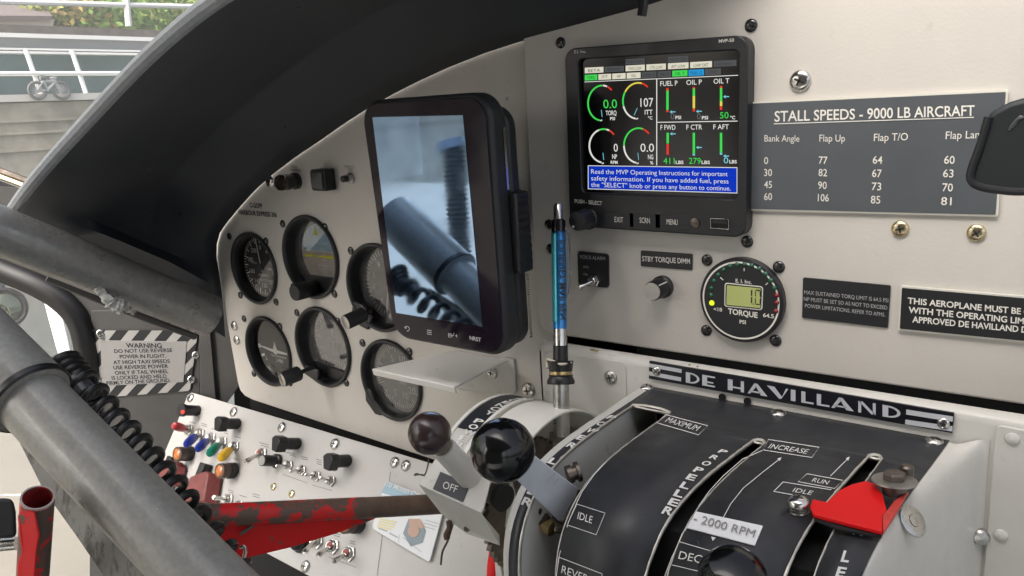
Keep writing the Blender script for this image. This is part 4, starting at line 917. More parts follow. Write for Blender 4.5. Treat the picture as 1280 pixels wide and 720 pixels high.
def hitprof(P, fallx=None):
    def f(x, y):
        r = ray(x, y); best = None
        for i in range(len(P)-1):
            a, b = P[i], P[i+1]; d = b-a
            # CAM + t r (Y,Z) = a + u d
            M = np.array([[r[1], -d[0]], [r[2], -d[1]]]); det = np.linalg.det(M)
            if abs(det) < 1e-12: continue
            tt, u = np.linalg.solve(M, A(a[0]-CAM[1], a[1]-CAM[2]))
            lo = -3. if i == 0 else -1e-9; hi = 4. if i == len(P)-2 else 1+1e-9
            if tt > 0 and lo <= u <= hi and (best is None or tt < best): best = tt
        if best is None: return WX(x, y, fallx)
        return CAM+r*best
    return f
hQ = hitprof(proflift(.0004)); hQ0 = hitprof(qp); hQ2 = hitprof(proflift(.0012)); hQ3 = hitprof(proflift(.0016))
def sof(p):   # arc length of the point of the profile nearest to p
    ss = np.linspace(0, qs[-1], 800); q = np.array([qat(s) for s in ss]); return ss[np.argmin(((q-A(p[1], p[2]))**2).sum(1))]
EDG = dict(rimO=[(795,483),(740,522),(678,564),(643,615),(628,673)], blkL=[(802,492),(740,534),(690,570),(657,617),(636,681)], pL=[(791,508),(713,560),(680,592),(655,658),(652,712)],
  pR=[(830,522),(775.6,564),(748,584),(721,615),(705.6,658),(697.8,693),(696,720)], prL=[(945,553),(900,576),(873,603),(849.4,626.7),(830,661.7),(814.4,708)],
  prR=[(955,557),(922.8,580),(890,610.6),(868,643),(850.6,678),(834,720)], mL=[(1085.6,572),(1035,623),(1011.7,654),(992,696.7),(984,720)], mR=[(1107,572),(1013.6,720)], right=[(1183,556.7),(1155.6,595.6),(1109,652),(1093,681),(1081.7,720)])
ECO = {}
for k, P in EDG.items():
    H = [hQ0(*p) for p in P]; s_ = [sof(h) for h in H]; x_ = [h[0] for h in H]
    c1 = np.polyfit(s_, x_, 1) if len(P) > 2 else np.array([0, np.mean(x_)])
    c1 = np.array([0.0, np.mean(x_)]) if k in ('mR',) else c1
    ECO[k] = c1
print('EDGES', {k: [round(float(v), 4) for v in (c[1], c[0]*.2+c[1])] for k, c in ECO.items()})
def ex(k, s): s = min(s, .27); return ECO[k][0]*s+ECO[k][1]
quad = thing('throttle_quadrant', A(ex('pR',.1), -.12, -.21), 'black curved throttle quadrant cover with white lettering and three lever slots', 'throttle quadrant')
s_p, s_pr, s_m = sof(hQ0(818,512)), sof(hQ0(950,553)), sof(hQ0(1096,572))
SS = sorted(set(list(np.linspace(0, qs[-1], 60))+[s_p, s_pr, s_m]))
keys = ['blkL','pL','pR','prL','prR','mL','mR','right']
def P3(k, s): q = qat(s); return A(ex(k, s), q[0], q[1])
m = MB(); idx = {}
for i, s in enumerate(SS):
    for k in keys: idx[(i,k)] = len(m.v); m.v.append(tuple(P3(k, s)))
for i in range(len(SS)-1):
    for a, b in zip(keys[:-1], keys[1:]):
        st = {'pL': s_p, 'prL': s_pr, 'mL': s_m}.get(a)
        if st is not None and SS[i] >= st-1e-9: continue
        m.f.append((idx[(i,a)], idx[(i+1,a)], idx[(i+1,b)], idx[(i,b)])); m.mi.append(0)
m.build('cover', COVER, quad, solid=-.0022, rim=EDGEM, ang=50, face=A(0,-.3,1))
# bright worn edges of the slots, hammered slightly proud
m = MB()
for k, st, sg in (('pL',s_p,-1),('prL',s_pr,-1),('mL',s_m,-1),('mR',s_m,1),('prR',s_pr,1),('pR',s_p,1)):
    pts = [P3(k, s)+A(rng.uniform(-.00012,.00012),0,0)+qn(s)*.0 for s in np.linspace(st, qs[-1]*.86, 70)]
    m.tube(pts, [(.0007 if k in ('pL','prL','mL') else .0004)*rng.uniform(.7,1.2) for _ in pts], 6)
for a, b, st in (('pL','pR',s_p),('prL','prR',s_pr),('mL','mR',s_m)):
    A0, B0 = P3(a, st), P3(b, st); mid = (A0+B0)/2+A(0,.0035,0); m.tube(smoothpath([A0, A0*.7+B0*.3+A(0,.003,0), A0*.3+B0*.7+A(0,.003,0), B0], 5), .0010, 6)
m.build('slot_edges', EDGEM, quad)
# cream side rim with inner wall
m = MB(); rows = []
for s in SS:
    q = qat(s); n = qn(s); n = n if n[2]-n[1] > 0 else -n; xo, xi = ex('rimO', s), ex('blkL', s)
    inn = -n
    rows.append([A(xo,q[0],q[1])+inn*.05, A(xo,q[0],q[1])+inn*.004, A(xo+.0012,q[0],q[1])+inn*.0012, A(xo+.004,q[0],q[1])-inn*.0002, A(xi,q[0],q[1])-inn*.0002, A(xi+.0005,q[0],q[1])+inn*.003])
m.grid(rows); m.build('side_rim', HOUS, quad, ang=60)
m = MB(); xo = ex('blkL', .12)+.004
side_out = [(q[0], q[1]-.004) for q in (qat(s) for s in SS)]
pts = [A(ex('pL', s)-.003, qat(s)[0]+(.004 if qat(s)[1] < -.215 else 0), qat(s)[1]-.003) for s in SS]
m.prism(pts+[A(xo, YF-.002, -.40)], A(-.0015,0,0)); m.build('inner_wall', IVORY, quad, smooth=False)  # paler paint than the rim, making up for light missing in the slot
# near-black boxes painting the unlit depth under each slot
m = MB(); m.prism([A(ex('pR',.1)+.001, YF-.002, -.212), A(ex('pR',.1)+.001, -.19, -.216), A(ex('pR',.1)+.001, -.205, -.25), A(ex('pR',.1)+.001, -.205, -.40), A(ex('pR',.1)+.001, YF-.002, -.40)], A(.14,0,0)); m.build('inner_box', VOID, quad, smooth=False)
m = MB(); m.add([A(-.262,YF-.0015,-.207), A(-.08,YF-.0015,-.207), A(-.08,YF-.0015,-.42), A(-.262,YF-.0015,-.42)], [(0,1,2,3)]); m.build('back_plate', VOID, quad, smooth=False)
m = MB(); m.prism([A(-.268,YF-.003,-.31), A(-.225,YF-.003,-.31), A(-.225,-.215,-.33), A(-.268,-.215,-.33)], A(0,0,-.004)); m.build('floor_plate', BLKM, quad, smooth=False)
m = MB()
for i in range(8): c = A(-.252+rng.uniform(-.012,.012), -.14+rng.uniform(-.04,.03), -.305+rng.uniform(-.004,.006)); m.tube(smoothpath([c, c+A(.006,.02,.004), c+A(-.006,.045,-.004)], 5), .004, 8)
m.build('cable_bundle', RUBBER, quad)
# name plate
nq = Quad(*[W(*p, YF-.002) for p in ((811.7,451.4),(1192.6,516.7),(1190.3,541.5),(811,473.2))])
npt = MB(); npt.prism([nq.at(0,0), nq.at(1,0), nq.at(1,1), nq.at(0,1)], EY*.0018)
npl = npt.build('name_plate', mat('navy_black_enamel', (.008,.009,.014), .3), quad, smooth=False)
m = MB(); hN = onY(YF-.0025); zz = lambda x, y: (800+x*.3125, 440+y*.3125)
def bar(*pts): pxpoly(m, [zz(*p) for p in pts], hN)
LETS = MB()
def LT(ch, x0, x1):
    # plate coordinates: u along the plate from the zoomed picture's x, v 0 at the top of the letters, 1 at their foot
    def pt(u, v):
        x = x0+(x1-x0)*u; ty = 80+(x-185)*(206-80)/(965-185)*1.03; by = 122.5+(x-185)*(272-122.5)/(1040-185)*.985
        return zz(x, ty+(by-ty)*v)
    def st(*P): pxpoly(m, [pt(*p) for p in P], hN)
    if ch == 'I': st((0,0),(1,0),(1,1),(0,1))
    elif ch == 'L': st((0,0),(.34,0),(.34,.84),(1,.84),(1,1),(0,1))
    elif ch == 'E': st((0,0),(1,0),(1,.15),(.38,.15),(.38,1),(0,1)); st((.38,.54),(.86,.54),(.86,.68),(.38,.68)); st((.38,.85),(1,.85),(1,1),(.38,1))
    elif ch == 'H': st((0,0),(.30,0),(.30,1),(0,1)); st((.80,0),(1,0),(1,1),(.80,1)); st((.30,.60),(.80,.60),(.80,.75),(.30,.75))
    elif ch == 'A': st((.34,0),(.50,0),(1,1),(.66,1)); st((.34,0),(.46,.22),(.14,1),(0,1)); st((.20,.70),(.62,.70),(.68,.84),(.14,.84))
    elif ch == 'V': st((0,0),(.34,0),(.70,.80),(.56,1)); st((.56,1),(.70,.80),(.88,0),(1,0),(.66,1))
    elif ch == 'N': st((0,0),(.17,0),(.17,1),(0,1)); st((.83,0),(1,0),(1,1),(.83,1)); st((.0,0),(.24,0),(1,1),(.76,1))
    elif ch == 'D':
        st((0,0),(.32,0),(.32,1),(0,1)); o_ = [(.30+.70*math.sin(a), .5-.5*math.cos(a)) for a in np.linspace(0, math.pi, 14)]; i_ = [(.30+.52*math.sin(a), .5-.36*math.cos(a)) for a in np.linspace(0, math.pi, 14)]
        for a in range(13): st(o_[a], o_[a+1], i_[a+1], i_[a])
for ch, x0, x1 in (('D',183,238),('E',249,300),('H',351,416),('A',430,510),('V',508,594),('I',603,622),('L',645,694),('L',707,758),('A',765,855),('N',873,943),('D',970,1042)): LT(ch, x0, x1)
for P in (((37,45),(167,69),(166,84),(36,60)),((36,77),(165,102),(164,118),(36,93)),((1065,230),(1252,258),(1251,279),(1064,250)),((1062,270),(1250,297),(1249,318),(1060,289))): bar(*P)
m.build('emblem_lettering', mat('silver_letter', (.56,.57,.60), .4), npl, smooth=False)
for x, y in ((820.8,463.6),(1179.4,529)): screw(quad, hN(x, y), OUT, .0034, CHROME, 'silver')
for x, y in ((808.5,485),(973,517.5),(1168,552.5)):
    p = hQ0(x, y); n = qn(sof(p)); n = n if n[2] > 0 else -n; screw(quad, p, n, .0050, CHROME, 'silver', tall=.5)
# white lettering and lines painted on the cover
m = MB()
def xdir(x, y): return A(1, (y-213)/(x+678))
def letters(s_, pts, cap, wid, hit):
    """letters stacked along the slot: pts the pixel path of letter feet (left bottom)"""
    P = np.array(pts, float); d = np.r_[0, np.cumsum(np.linalg.norm(np.diff(P, axis=0), axis=1))]
    for i, ch in enumerate(s_):
        if ch == ' ': continue
        q = d[-1]*i/(len(s_)-1); p = A(np.interp(q, d, P[:,0]), np.interp(q, d, P[:,1])); p2 = A(np.interp(max(q-6,0), d, P[:,0]), np.interp(max(q-6,0), d, P[:,1])); p3 = A(np.interp(min(q+6,d[-1]), d, P[:,0]), np.interp(min(q+6,d[-1]), d, P[:,1]))
        up = (p2-p3); up = up/np.linalg.norm(up)*np.interp(q, [0, d[-1]], cap); w_ = np.interp(q, [0, d[-1]], wid)*(1.25 if ch == 'W' else .35 if ch == 'I' else 1)
        xd = xdir(*p); T(m, ch, p, p+xd*w_, 1, hit, up=up, bold=.03)
letters('PROPELLER', [(896.5,565),(886,572),(876,579.5),(866.5,587.5),(857.5,597),(850.5,606.5),(843,616),(835,628.5),(826.5,641)], (6.2,10), (9.5,12), hQ)
letters('POWER LEVER', [(757,522.5),(746,529),(735,536.5),(724,544),(713.5,552.5),(703,560.5),(694,568.5),(683,579),(672,592),(663,607),(651,630)], (7,10), (9,12), hQ)
def box_label(px, s_, a, b, cap, lw=.9, lines=None):
    pxpath(m, px, lw, hQ, closed=True) if lines is None else [pxline(m, p, q, lw, hQ) for p, q in lines]
    T(m, s_, a, b, cap, hQ, up=None if isinstance(cap, (int, float)) else cap)
z3 = lambda x, y: (680+x*.203125, 470+y*.203125)
box_label([z3(748,237),z3(1008,306),z3(951,362),z3(692,287)], 'MAXIMUM', z3(742,281), z3(938,337), (6.0,-5.6))
z4 = lambda x, y: (680+x*.21875, 580+y*.21875)
box_label([z4(188,229),z4(349,280),z4(298,404),z4(133,348)], 'IDLE', z4(190,313), z4(272,340), (1.8,-8.6))
m_ = [(z4(84,532),z4(333,628)),(z4(333,628),z4(322,690)),(z4(84,532),z4(66,690))]; box_label(None, 'REVERSE', z4(98,622), z4(300,700), (1.6,-9.5), lines=m_)
z5 = lambda x, y: (820+x*.328125, 500+y*.328125)
box_label([z5(428,150),z5(621,180),z5(594,219),z5(408,190)], 'INCREASE', z5(426,183), z5(572,205), (4.4,-5.4))
box_label([z5(575,281),z5(712,306),z5(680,337),z5(541,311)], 'RUN', z5(592,311), z5(652,322), (3.6,-4.8))
box_label(None, 'IDLE', z5(519,349), z5(590,362), (3.6,-4.8), lines=((z5(484,312),z5(668,342)),(z5(484,312),z5(449,348)),(z5(449,348),z5(520,361))))
box_label(None, 'DECREASE', z5(84,604), z5(300,650), (2.6,-9.5), lines=((z5(90,540),z5(260,590)),(z5(60,628),z5(230,668))))
def arrow(P, w_=.9):
    pxpath(m, P, w_, hQ); a, b = A(*P[-2]), A(*P[-1]); d = nrm(b-a); n = A(-d[1], d[0]); pxpoly(m, [b+d*2, b-d*3+n*2.2, b-d*3-n*2.2], hQ)
arrow([z5(255,450),z5(285,395),z5(333,335),z5(400,280),z5(474,222)]); arrow([z5(664,290),z5(734,220)])
pxpath(m, [z5(405,192),z5(330,225),z5(255,290),z5(205,345),z5(165,400),z5(120,480),z5(60,600),z5(30,680)], .9, hQ)
pxpath(m, [z3(380,530),z3(310,605),z3(235,710)]+[z4(190,215),z4(140,330),z4(88,520),z4(70,640)], 1.0, hQ)
pxpoly(m, [z5(210,520),z5(228,524),z5(216,537)], hQ)
T(m, 'N', z5(748,512), z5(786,518), 1, hQ, up=(3.2,-7), bold=.02); T(m, 'L', z5(703,614), z5(733,618), 1, hQ, up=(4,-13), bold=.03); T(m, 'E', z5(682,672), z5(716,677), 1, hQ, up=(4,-12), bold=.03); T(m, 'V', z5(664,735), z5(700,741), 1, hQ, up=(4,-12), bold=.03)
m.build('cover_lettering', WHT, quad, smooth=False)
m = MB()
for i in range(46):
    x = rng.uniform(740, 1080); y = rng.uniform(505, 715); a = rng.uniform(-.4, 2.4); L = rng.uniform(.8, 9)
    try: q = hQ(x, y)
    except Exception: continue
    bad = any(ex(l, sof(q))-.003 < q[0] < ex(r_x, sof(q))+.003 for l, r_x in (('pL','pR'),('prL','prR'),('mL','mR'))) or not ex('pR', sof(q)) < q[0] < ex('right', sof(q))-.004
    if bad: continue
    pxline(m, (x, y), (x+L*math.cos(a), y+L*math.sin(a)), rng.uniform(.25, .5), hQ)
m.build('scuffs', mat('scuff_grey', (.075,.074,.072), .6), quad, smooth=False)
m = MB()
for x0, x1 in ((0,1),): m.prism([hQ2(*z5(*p)) for p in ((152,424),(407,479),(376,553),(119,486))], A(0,.0002,-.0006))
tp = m.build('label_tape', TAPE, quad, smooth=False)
m = MB(); T(m, '- 2000 RPM', z5(140,462), z5(372,524), 1, hQ3, up=(3.2,-9.5)); m.build('tape_lettering', INKG, tp, smooth=False)
# cream fairing to the right of the quadrant
fr = thing('side_fairing', A(-.07,-.12,-.3), 'smooth cream fairing right of the black quadrant', 'fairing')
hRf = onY(YF-.0006)
CE = [A(ex('right', q)+.0004, qat(q)[0], qat(q)[1]+.0002) for q in np.linspace(.003, qs[-1]*.8, 40)]
rows = []
for i, c in enumerate(CE):
    f = i/39; e = hRf(1238-20*f, 549+300*f**1.2)
    c1 = c+A(.006, .001, -.0022); c2 = A(c[0]*.42+e[0]*.58, e[1]-.0003, e[2]*.75+c[2]*.25)
    rows.append([c*(1-t)**3+3*c1*t*(1-t)**2+3*c2*t*t*(1-t)+e*t**3 for t in np.linspace(0, 1, 22)])
m = MB(); m.grid(rows); m.build('skin', PEDP, fr, ang=80)
# chips in the paint of the lip and two small holes under the name plate
hL = onY(YF+.0014); m = MB()
for x, y, r in ((741,437.5,3.6),(746,438.6,2.6),(862,456,2.2),(872,458,1.6),(700,431.5,2.0)):
    pxpoly(m, [(x+r*math.cos(a)*rng.uniform(.6,1.3), y+.55*r*math.sin(a)*rng.uniform(.6,1.2)) for a in np.linspace(0, 5.6, 8)], onY(YF-.0003))
m.build('paint_chips', mat('primer_chip', (.30,.26,.09), .6), ped, smooth=False)
m = MB()
for x, y in ((903,496.5),(934.5,501.5)): m.lathe(W(x, y, YF-.0008), OUT, [(.0026,0),(.0026,.0006),(1e-7,.0006)], 14)
m.build('small_holes', VOID, ped, smooth=False)
# raised plate with rivets at the far right
hR = onY(YF-.0025); t = thing('rivet_plate', hR(1260,640), 'cream riveted plate at the right edge below the instrument panel', 'plate')
m = MB(); m.prism(roundpoly([hR(1245,531), hR(1420,566), hR(1400,760), hR(1226,760)], .004), EY*.0022); m.build('plate', PEDP, t, bevel=.0005)
for x, y, mm, k in ((1265.5,548.5,PEDP,'cream'),(1251,669,PEDP,'cream'),(1331,560,PEDP,'cream')):
    p = hR(x, y); b = MB(); b.lathe(p, OUT, [(.0036,0),(.0033,.0010),(.0020,.0018),(1e-7,.0020)], 20); b.build('rivet', mm, t)
pz = hR(1229,671); m = MB(); m.lathe(pz+A(-.001,-.001,0), nrm(A(.35,-1,0)), [(.0046,-.002),(.0048,.0008),(.0038,.0022),(1e-7,.0026)], 24); m.build('screw', STEEL, t)

# ------------------------------------------------------------------ levers
def along(p, q, t): return np.array(p)*(1-t)+np.array(q)*t
# power lever: aluminium arm and black ball
bc = Dp(627, 562, .425)
pl0 = A(ex('pL',.2)+.014, -.168, -.232)
t = thing('power_lever', pl0, 'large glossy black ball knob on a flat aluminium power lever', 'lever')
m = MB(); rb_ = 41*.425/FOC; ax = nrm(bc-Dp(690,620,.45))
m.lathe(bc, ax, [(1e-7,rb_*.90),(rb_*.35,rb_*.87),(rb_*.62,rb_*.72),(rb_*.83,rb_*.50),(rb_*.96,rb_*.22),(rb_,-.05*rb_),(rb_*.96,-.34*rb_),(rb_*.82,-.62*rb_),(rb_*.58,-.82*rb_),(rb_*.3,-.92*rb_),(1e-7,-.94*rb_)], 48); m.build('knob', BAKE, t, ang=80)
dA = .436; dB = .462
m = MB(); pa = [Dp(664,566,dA), Dp(722,610,dB), Dp(722,616,dB), Dp(703,651,dB-.004), Dp(698,651,dB-.004), Dp(644,598,dA-.004)]
m.prism(pa, nrm(ray(680,600))*.0035); m.build('arm', ARMM, t, bevel=.0006)
m = MB(); m.tube([Dp(722,612,dB+.002), Dp(717,632,dB+.001), Dp(703,652,dB-.002)], .0022, 8); m.build('edge_flange', DKSTEEL, t)
m = MB(); c = Dp(712,636,dB+.004); m.lathe(Dp(709,594,dB+.003), nrm(Dp(721,590,dB+.004)-Dp(709,594,dB+.003)), [(.0054,0),(.0054,.003),(.0042,.0032),(.0042,.0055),(.006,.0056),(.006,.0075),(.004,.008),(1e-7,.008)], 14); m.build('bolt', DKSTEEL, t)
m = MB(); m.lathe(Dp(704,612,dB+.004), nrm(ray(704,600))*-1, [(.0052,0),(.0052,.004),(.004,.0055),(1e-7,.0055)], 6); m.build('nut', mat('pinkish_steel', (.36,.29,.26), .4, metal=.9), t, smooth=False)
m = MB(); m.tube(smoothpath([Dp(678,648,dB+.004), Dp(684,655,dB+.005), Dp(692,657,dB+.003), Dp(705,658,dB+.003)], 4), .0042, 10); m.build('link', DKSTEEL, t)
m = MB(); m.lathe(Dp(680,656,dB+.004), nrm(Dp(692,662,dB)-Dp(680,656,dB+.004)), [(.0040,0),(.0046,.002),(.0046,.006),(.003,.0075),(1e-7,.0075)], 12); m.build('brass_nut', BRASS, t)
m = MB(); m.cyl(Dp(700,640,dB+.004), A(ex('pR',.18)-.004, -.165, -.262), .006); m.build('pivot', DKSTEEL, t)
for x, y in ((671,638),(655,592)): m = MB(); m.ball(Dp(x, y, dB+.004), .0032, (0,0,1), 10); m.build('stud', DKSTEEL, t)
# propeller lever: low black knob at the bottom edge
kc = Dp(915, 722, .345); t = thing('propeller_lever', kc, 'glossy black rounded propeller lever knob at the bottom edge', 'lever')
m = MB(); r_ = 42*.345/FOC; ax = nrm(A(.15,-.35,1.))
m.lathe(kc, ax, [(1e-7,r_*.80),(r_*.42,r_*.78),(r_*.66,r_*.68),(r_*.80,r_*.50),(r_*.88,r_*.40),(r_,r_*.20),(r_*1.02,-.2*r_),(r_*.9,-r_*.7),(r_*.5,-r_*.95)], 40); m.build('knob', BAKE, t, ang=25)
m = MB(); q = qat(.235); m.cyl(kc-ax*r_*.8, A((ex('prL',.22)+ex('prR',.22))/2, q[0]+.02, q[1]-.02), .005); m.build('arm', STEEL, t)
# mixture lever: red plate with washer and bolt
p0 = hQ0(1090, 655); t = thing('fuel_lever', p0, 'bright red bent metal fuel lever with bolt and washer', 'lever')
lift = lambda l: hitprof(proflift(l))
hA, hB_ = lift(.006), lift(.013)
out = [hA(*z5(*p)) for p in ((588,402),(597,376),(632,384),(650,388),(670,368),(700,342),(745,320),(800,307),(835,318),(862,356),(880,420),(862,438),(862,500),(720,465),(600,433))]
ctr = sum(out)/len(out); nn = qn(sof(ctr)); nn = nn if nn[2]-nn[1] > 0 else -nn
m = MB(); m.prism(out, -nn*.0022); rp = m.build('plate', REDF, t, bevel=.0005)
m = MB(); m.prism([hA(*z5(*p)) for p in ((862,438),(880,420),(905,385),(962,345),(930,400),(900,450),(866,500))], -nn*.0022); m.build('folded_edge', REDE, t, bevel=.0004)
m = MB(); m.prism([lift(.0035)(*z5(*p)) for p in ((600,435),(862,502),(858,520),(700,492),(604,455))], -nn*.001); m.build('underside', BLKM, t)
b0 = lift(.010)(*z5(908,312)); un = nrm(nn*.95+A(-.06,.10,.30))
m = MB(); m.lathe(b0, un, [(.0056,-.006),(.0056,-.002),(.0051,-.002),(.0051,-.0005)], 24); m.build('collar', DKSTEEL, t)
m = MB(); m.lathe(b0, un, [(.0102,0),(.0106,.0005),(.0104,.0011),(.0075,.0014),(1e-7,.0014)], 40); m.build('washer', mat('worn_zinc', (.36,.34,.31), .42, metal=.85, var=.2, vscale=140, rvar=.12), t)
m = MB(); m.lathe(b0+un*.0014, un, [(.0054,0),(.0054,.0030),(.0046,.0037),(1e-7,.0037)], 6); m.build('bolt', DKSTEEL, t, smooth=False, bevel=.0004)
m = MB(); m.lathe(lift(.012)(*z5(955,270)), un, [(.0030,-.004),(.0034,.0),(.0034,.002),(.0024,.003),(1e-7,.003)], 14); m.build('stud', DKSTEEL, t)
p = hQ0(*z5(945,425)); m = MB(); nR = nrm(A(.75,-.25,.62)); c = p+A(.004,0,-.004)
t2 = thing('fairing_washer', c, 'flat oval steel washer on the cream fairing beside the red lever', 'washer')
m.lathe(c, nR, [(.0078,0),(.0078,.0005),(.0071,.0009),(.003,.0009),(.003,.0003)], 36); m.build('ring', STEEL, t2)
m = MB(); m.lathe(c, nR, [(.0029,0),(.0028,.0012),(1e-7,.0015)], 20); m.build('stud', STEEL, t2)
# friction stack screw left of the red lever
c = hQ0(*z5(545,425)); n = qn(sof(c)); n = n if n[2]-n[1] > 0 else -n; n = nrm(n+A(-.08,.02,.1))
t = thing('stop_screw', c, 'tall domed steel stop screw on stacked washers beside the red lever', 'screw')
m = MB(); m.lathe(c, n, [(.0048,0),(.0050,.0005),(.0048,.0012),(.0043,.0013),(.0049,.0016),(.0049,.0027),(.0043,.0029),(.0050,.0031),(.0050,.0040)], 28); m.build('washers', STEEL, t)
screw(t, c+n*.0040, n, .0053, CHROME, 'silver', 'head', tall=.75)

# ================================================================== EMERGENCY POWER LEVER HOUSING
cy, cz, rr_ = -.088, -.3025, .0852
AR = [(cy+rr_*math.cos(a), cz+rr_*math.sin(a)) for a in np.linspace(math.radians(-10), math.radians(130), 40)]
AR = np.array(AR)
tdir = nrm(A(0, -math.sin(math.radians(50)), -math.cos(math.radians(50))))   # tangent of the sloping front plate (world)
pN = A(-.38, AR[-1][0], AR[-1][1]); fn = nrm(A(0,-math.cos(math.radians(50)), math.sin(math.radians(50))))
def arl(l): c = A(cy, cz); return np.array([c+(q-c)*(1+l/rr_) for q in AR])
hE = hitprof(arl(0), -.37); hE4 = hitprof(arl(.0004), -.37); hE8 = hitprof(arl(.0010), -.37)
xe = [hE(*p)[0] for p in ((600,504.5),(628,494.5))]; xL = float(np.mean(xe))
xR1 = float(np.mean([hE(*p)[0] for p in ((640,507.5),(612,523))]))
eh = thing('emergency_lever_housing', A(xL, cy, cz), 'cream arched lever housing with OFF plate beside the brown knob', 'housing')
xRR = WX(612, 612, -.30)[0] if False else PL(611, 606, pN, fn)[0]
def arch(m, x0, x1, l=0., i0=0, i1=40, th=.0014):
    P = arl(l); Q_ = arl(l-th)
    m.grid([[A(x0,*P[i]), A(x1,*P[i])] for i in range(i0, i1)])
    m.grid([[A(x0,*Q_[i]), A(x1,*Q_[i])] for i in range(i0, i1)])
    m.grid([[A(x1,*P[i]), A(x1,*Q_[i])] for i in range(i0, i1)]); m.grid([[A(x0,*P[i]), A(x0,*Q_[i])] for i in range(i0, i1)])
m = MB(); arch(m, xL, xR1); m.build('lettered_arc', HOUS, eh, ang=60)
w1 = xR1-xL
m = MB(); arch(m, xL-.0012, xL+.0016, .0009); arch(m, xR1-.0020, xR1+.0012, .0009); m.build('arc_rims', IVORY, eh, ang=60)
m = MB(); arch(m, xL+.0022, xR1-.0026, .0004, 8, 36, .0004); m.build('label_strip', mat('label_strip_navy', (.014,.016,.022), .45), eh, ang=60)
m = MB()
SQ = [(655,497),(630,500),(606,512),(588,527),(573,548)]
letters('EMERGENCY', [(668,497.5),(659,497),(650,497.5),(642,498.5),(633,500.5),(625,503.5),(617,507.5),(611,511.5),(604,516.5)], (4.5,6.5), (9.5,11), hE8)
letters('POWER', [(591,527.5),(584,534.5),(578,541.5),(572.5,549),(567,558)], (6.5,7.5), (10.5,11.5), hE8)
m.build('lettering', WHT, eh, smooth=False)
# second, plain ivory arc to the right and inner side plate
x2a, x2b = [float(np.mean([hE(*p)[0] for p in q])) for q in (((672,512),(690,503)),((690,526),(712,512)))]
x2b = max(x2b, x2a+.018)
m = MB(); arch(m, x2a, x2b, .0, 2, 37); m.build('plain_arc', IVORY, eh, ang=60)
m = MB(); P = arl(-.002); m.prism([A(xR1+.010,*q) for q in P]+[A(xR1+.010,cy-.03,cz-.05)], A(-.0012,0,0)); m.build('inner_side', HOUS, eh, smooth=False)
# toothed quadrant inside
m = MB(); gc = A(x2a+.006, cy-.004, cz+.012); n = 44; pts = []
for i in range(n*2): a = 2*math.pi*i/(n*2); r = .050 if i % 2 else .0465; pts.append(gc+A(0, r*math.cos(a), r*math.sin(a)))
m.prism(pts, A(.004,0,0)); m.build('toothed_quadrant', DKSTEEL, eh, smooth=False)
m = MB(); m.lathe(gc+A(.004,0,0), (1,0,0), [(.022,0),(.022,.004),(.015,.007),(.012,.012),(1e-7,.012)], 24); m.build('hub', STEEL, eh)
# sloping OFF plate and its folded underside
hO = onP(pN, fn); 
m = MB(); xr_ = hO(611,606)[0]; m.prism([A(xL,*AR[-1])]+[hO(*p) for p in ((523.5,606),(601.5,641.5),(605,633))]+[hO(612,605), A(xr_,*AR[-1])], -fn*.0014); m.build('front_plate', HOUS, eh, bevel=.0006)
e1, e2 = hO(523.5,606), hO(601.5,641.5)
dz_ = lambda p: float(np.dot(p-CAM, fw)); d1, d2 = dz_(e1), dz_(e2)
U = [e1-fn*.0005, e2-fn*.0005, Dp(624,668.5,d2+.014), Dp(625,682,d2+.017), Dp(583,667,d1*.5+d2*.5+.020), Dp(553,644,d1+.014)]
m = MB(); m.prism(U, nrm(ray(580,650))*.0014); m.build('underside', HOUS, eh, smooth=False)
m = MB(); pv = Dp(583.5,661,d1*.5+d2*.5+.0165); m.lathe(pv, nrm(CAM-pv), [(.0022,0),(.0022,.0005),(1e-7,.0008)], 12); m.build('rivet', DKSTEEL, eh)
m = MB(); h1 = onP(pN+fn*.0008, fn); h2 = onP(pN+fn*.0013, fn)
m.prism([h1(*p) for p in ((550.5,589.5),(587,605),(578,627.3),(541,611))], -fn*.0007); op = m.build('off_plate', mat('off_plate_black', (.022,.024,.030), .4), eh, smooth=False)
m = MB(); T(m, 'OFF', (552.5,609.8), (570.3,616.3), 1, h2, up=(2.8,-8.6)); m.build('off_lettering', WHT, op, smooth=False)
# inner bracket beyond the plate: dark tube and side cheek
m = MB(); m.cyl(Dp(596,606,.575), Dp(628,622,.555), .0078); m.build('cross_tube', DKSTEEL, eh)
m = MB(); m.lathe(Dp(628,622,.555), nrm(Dp(628,622,.555)-Dp(596,606,.575)), [(.0088,-.003),(.0095,.002),(.006,.003),(1e-7,.003)], 20); m.build('tube_end', BLKM, eh)
m = MB(); m.prism([Dp(604,612,.585), Dp(640,600,.585), Dp(650,640,.585), Dp(623,668,.585), Dp(601,641,.585)], ray(620,640)*.004); m.build('cheek', HOUS, eh, smooth=False)
m = MB(); m.prism([Dp(650,540,.63), Dp(735,540,.63), Dp(700,640,.63), Dp(640,640,.63)], ray(680,600)*.006); m.build('inner_cheek', DKSTEEL, eh, smooth=False)
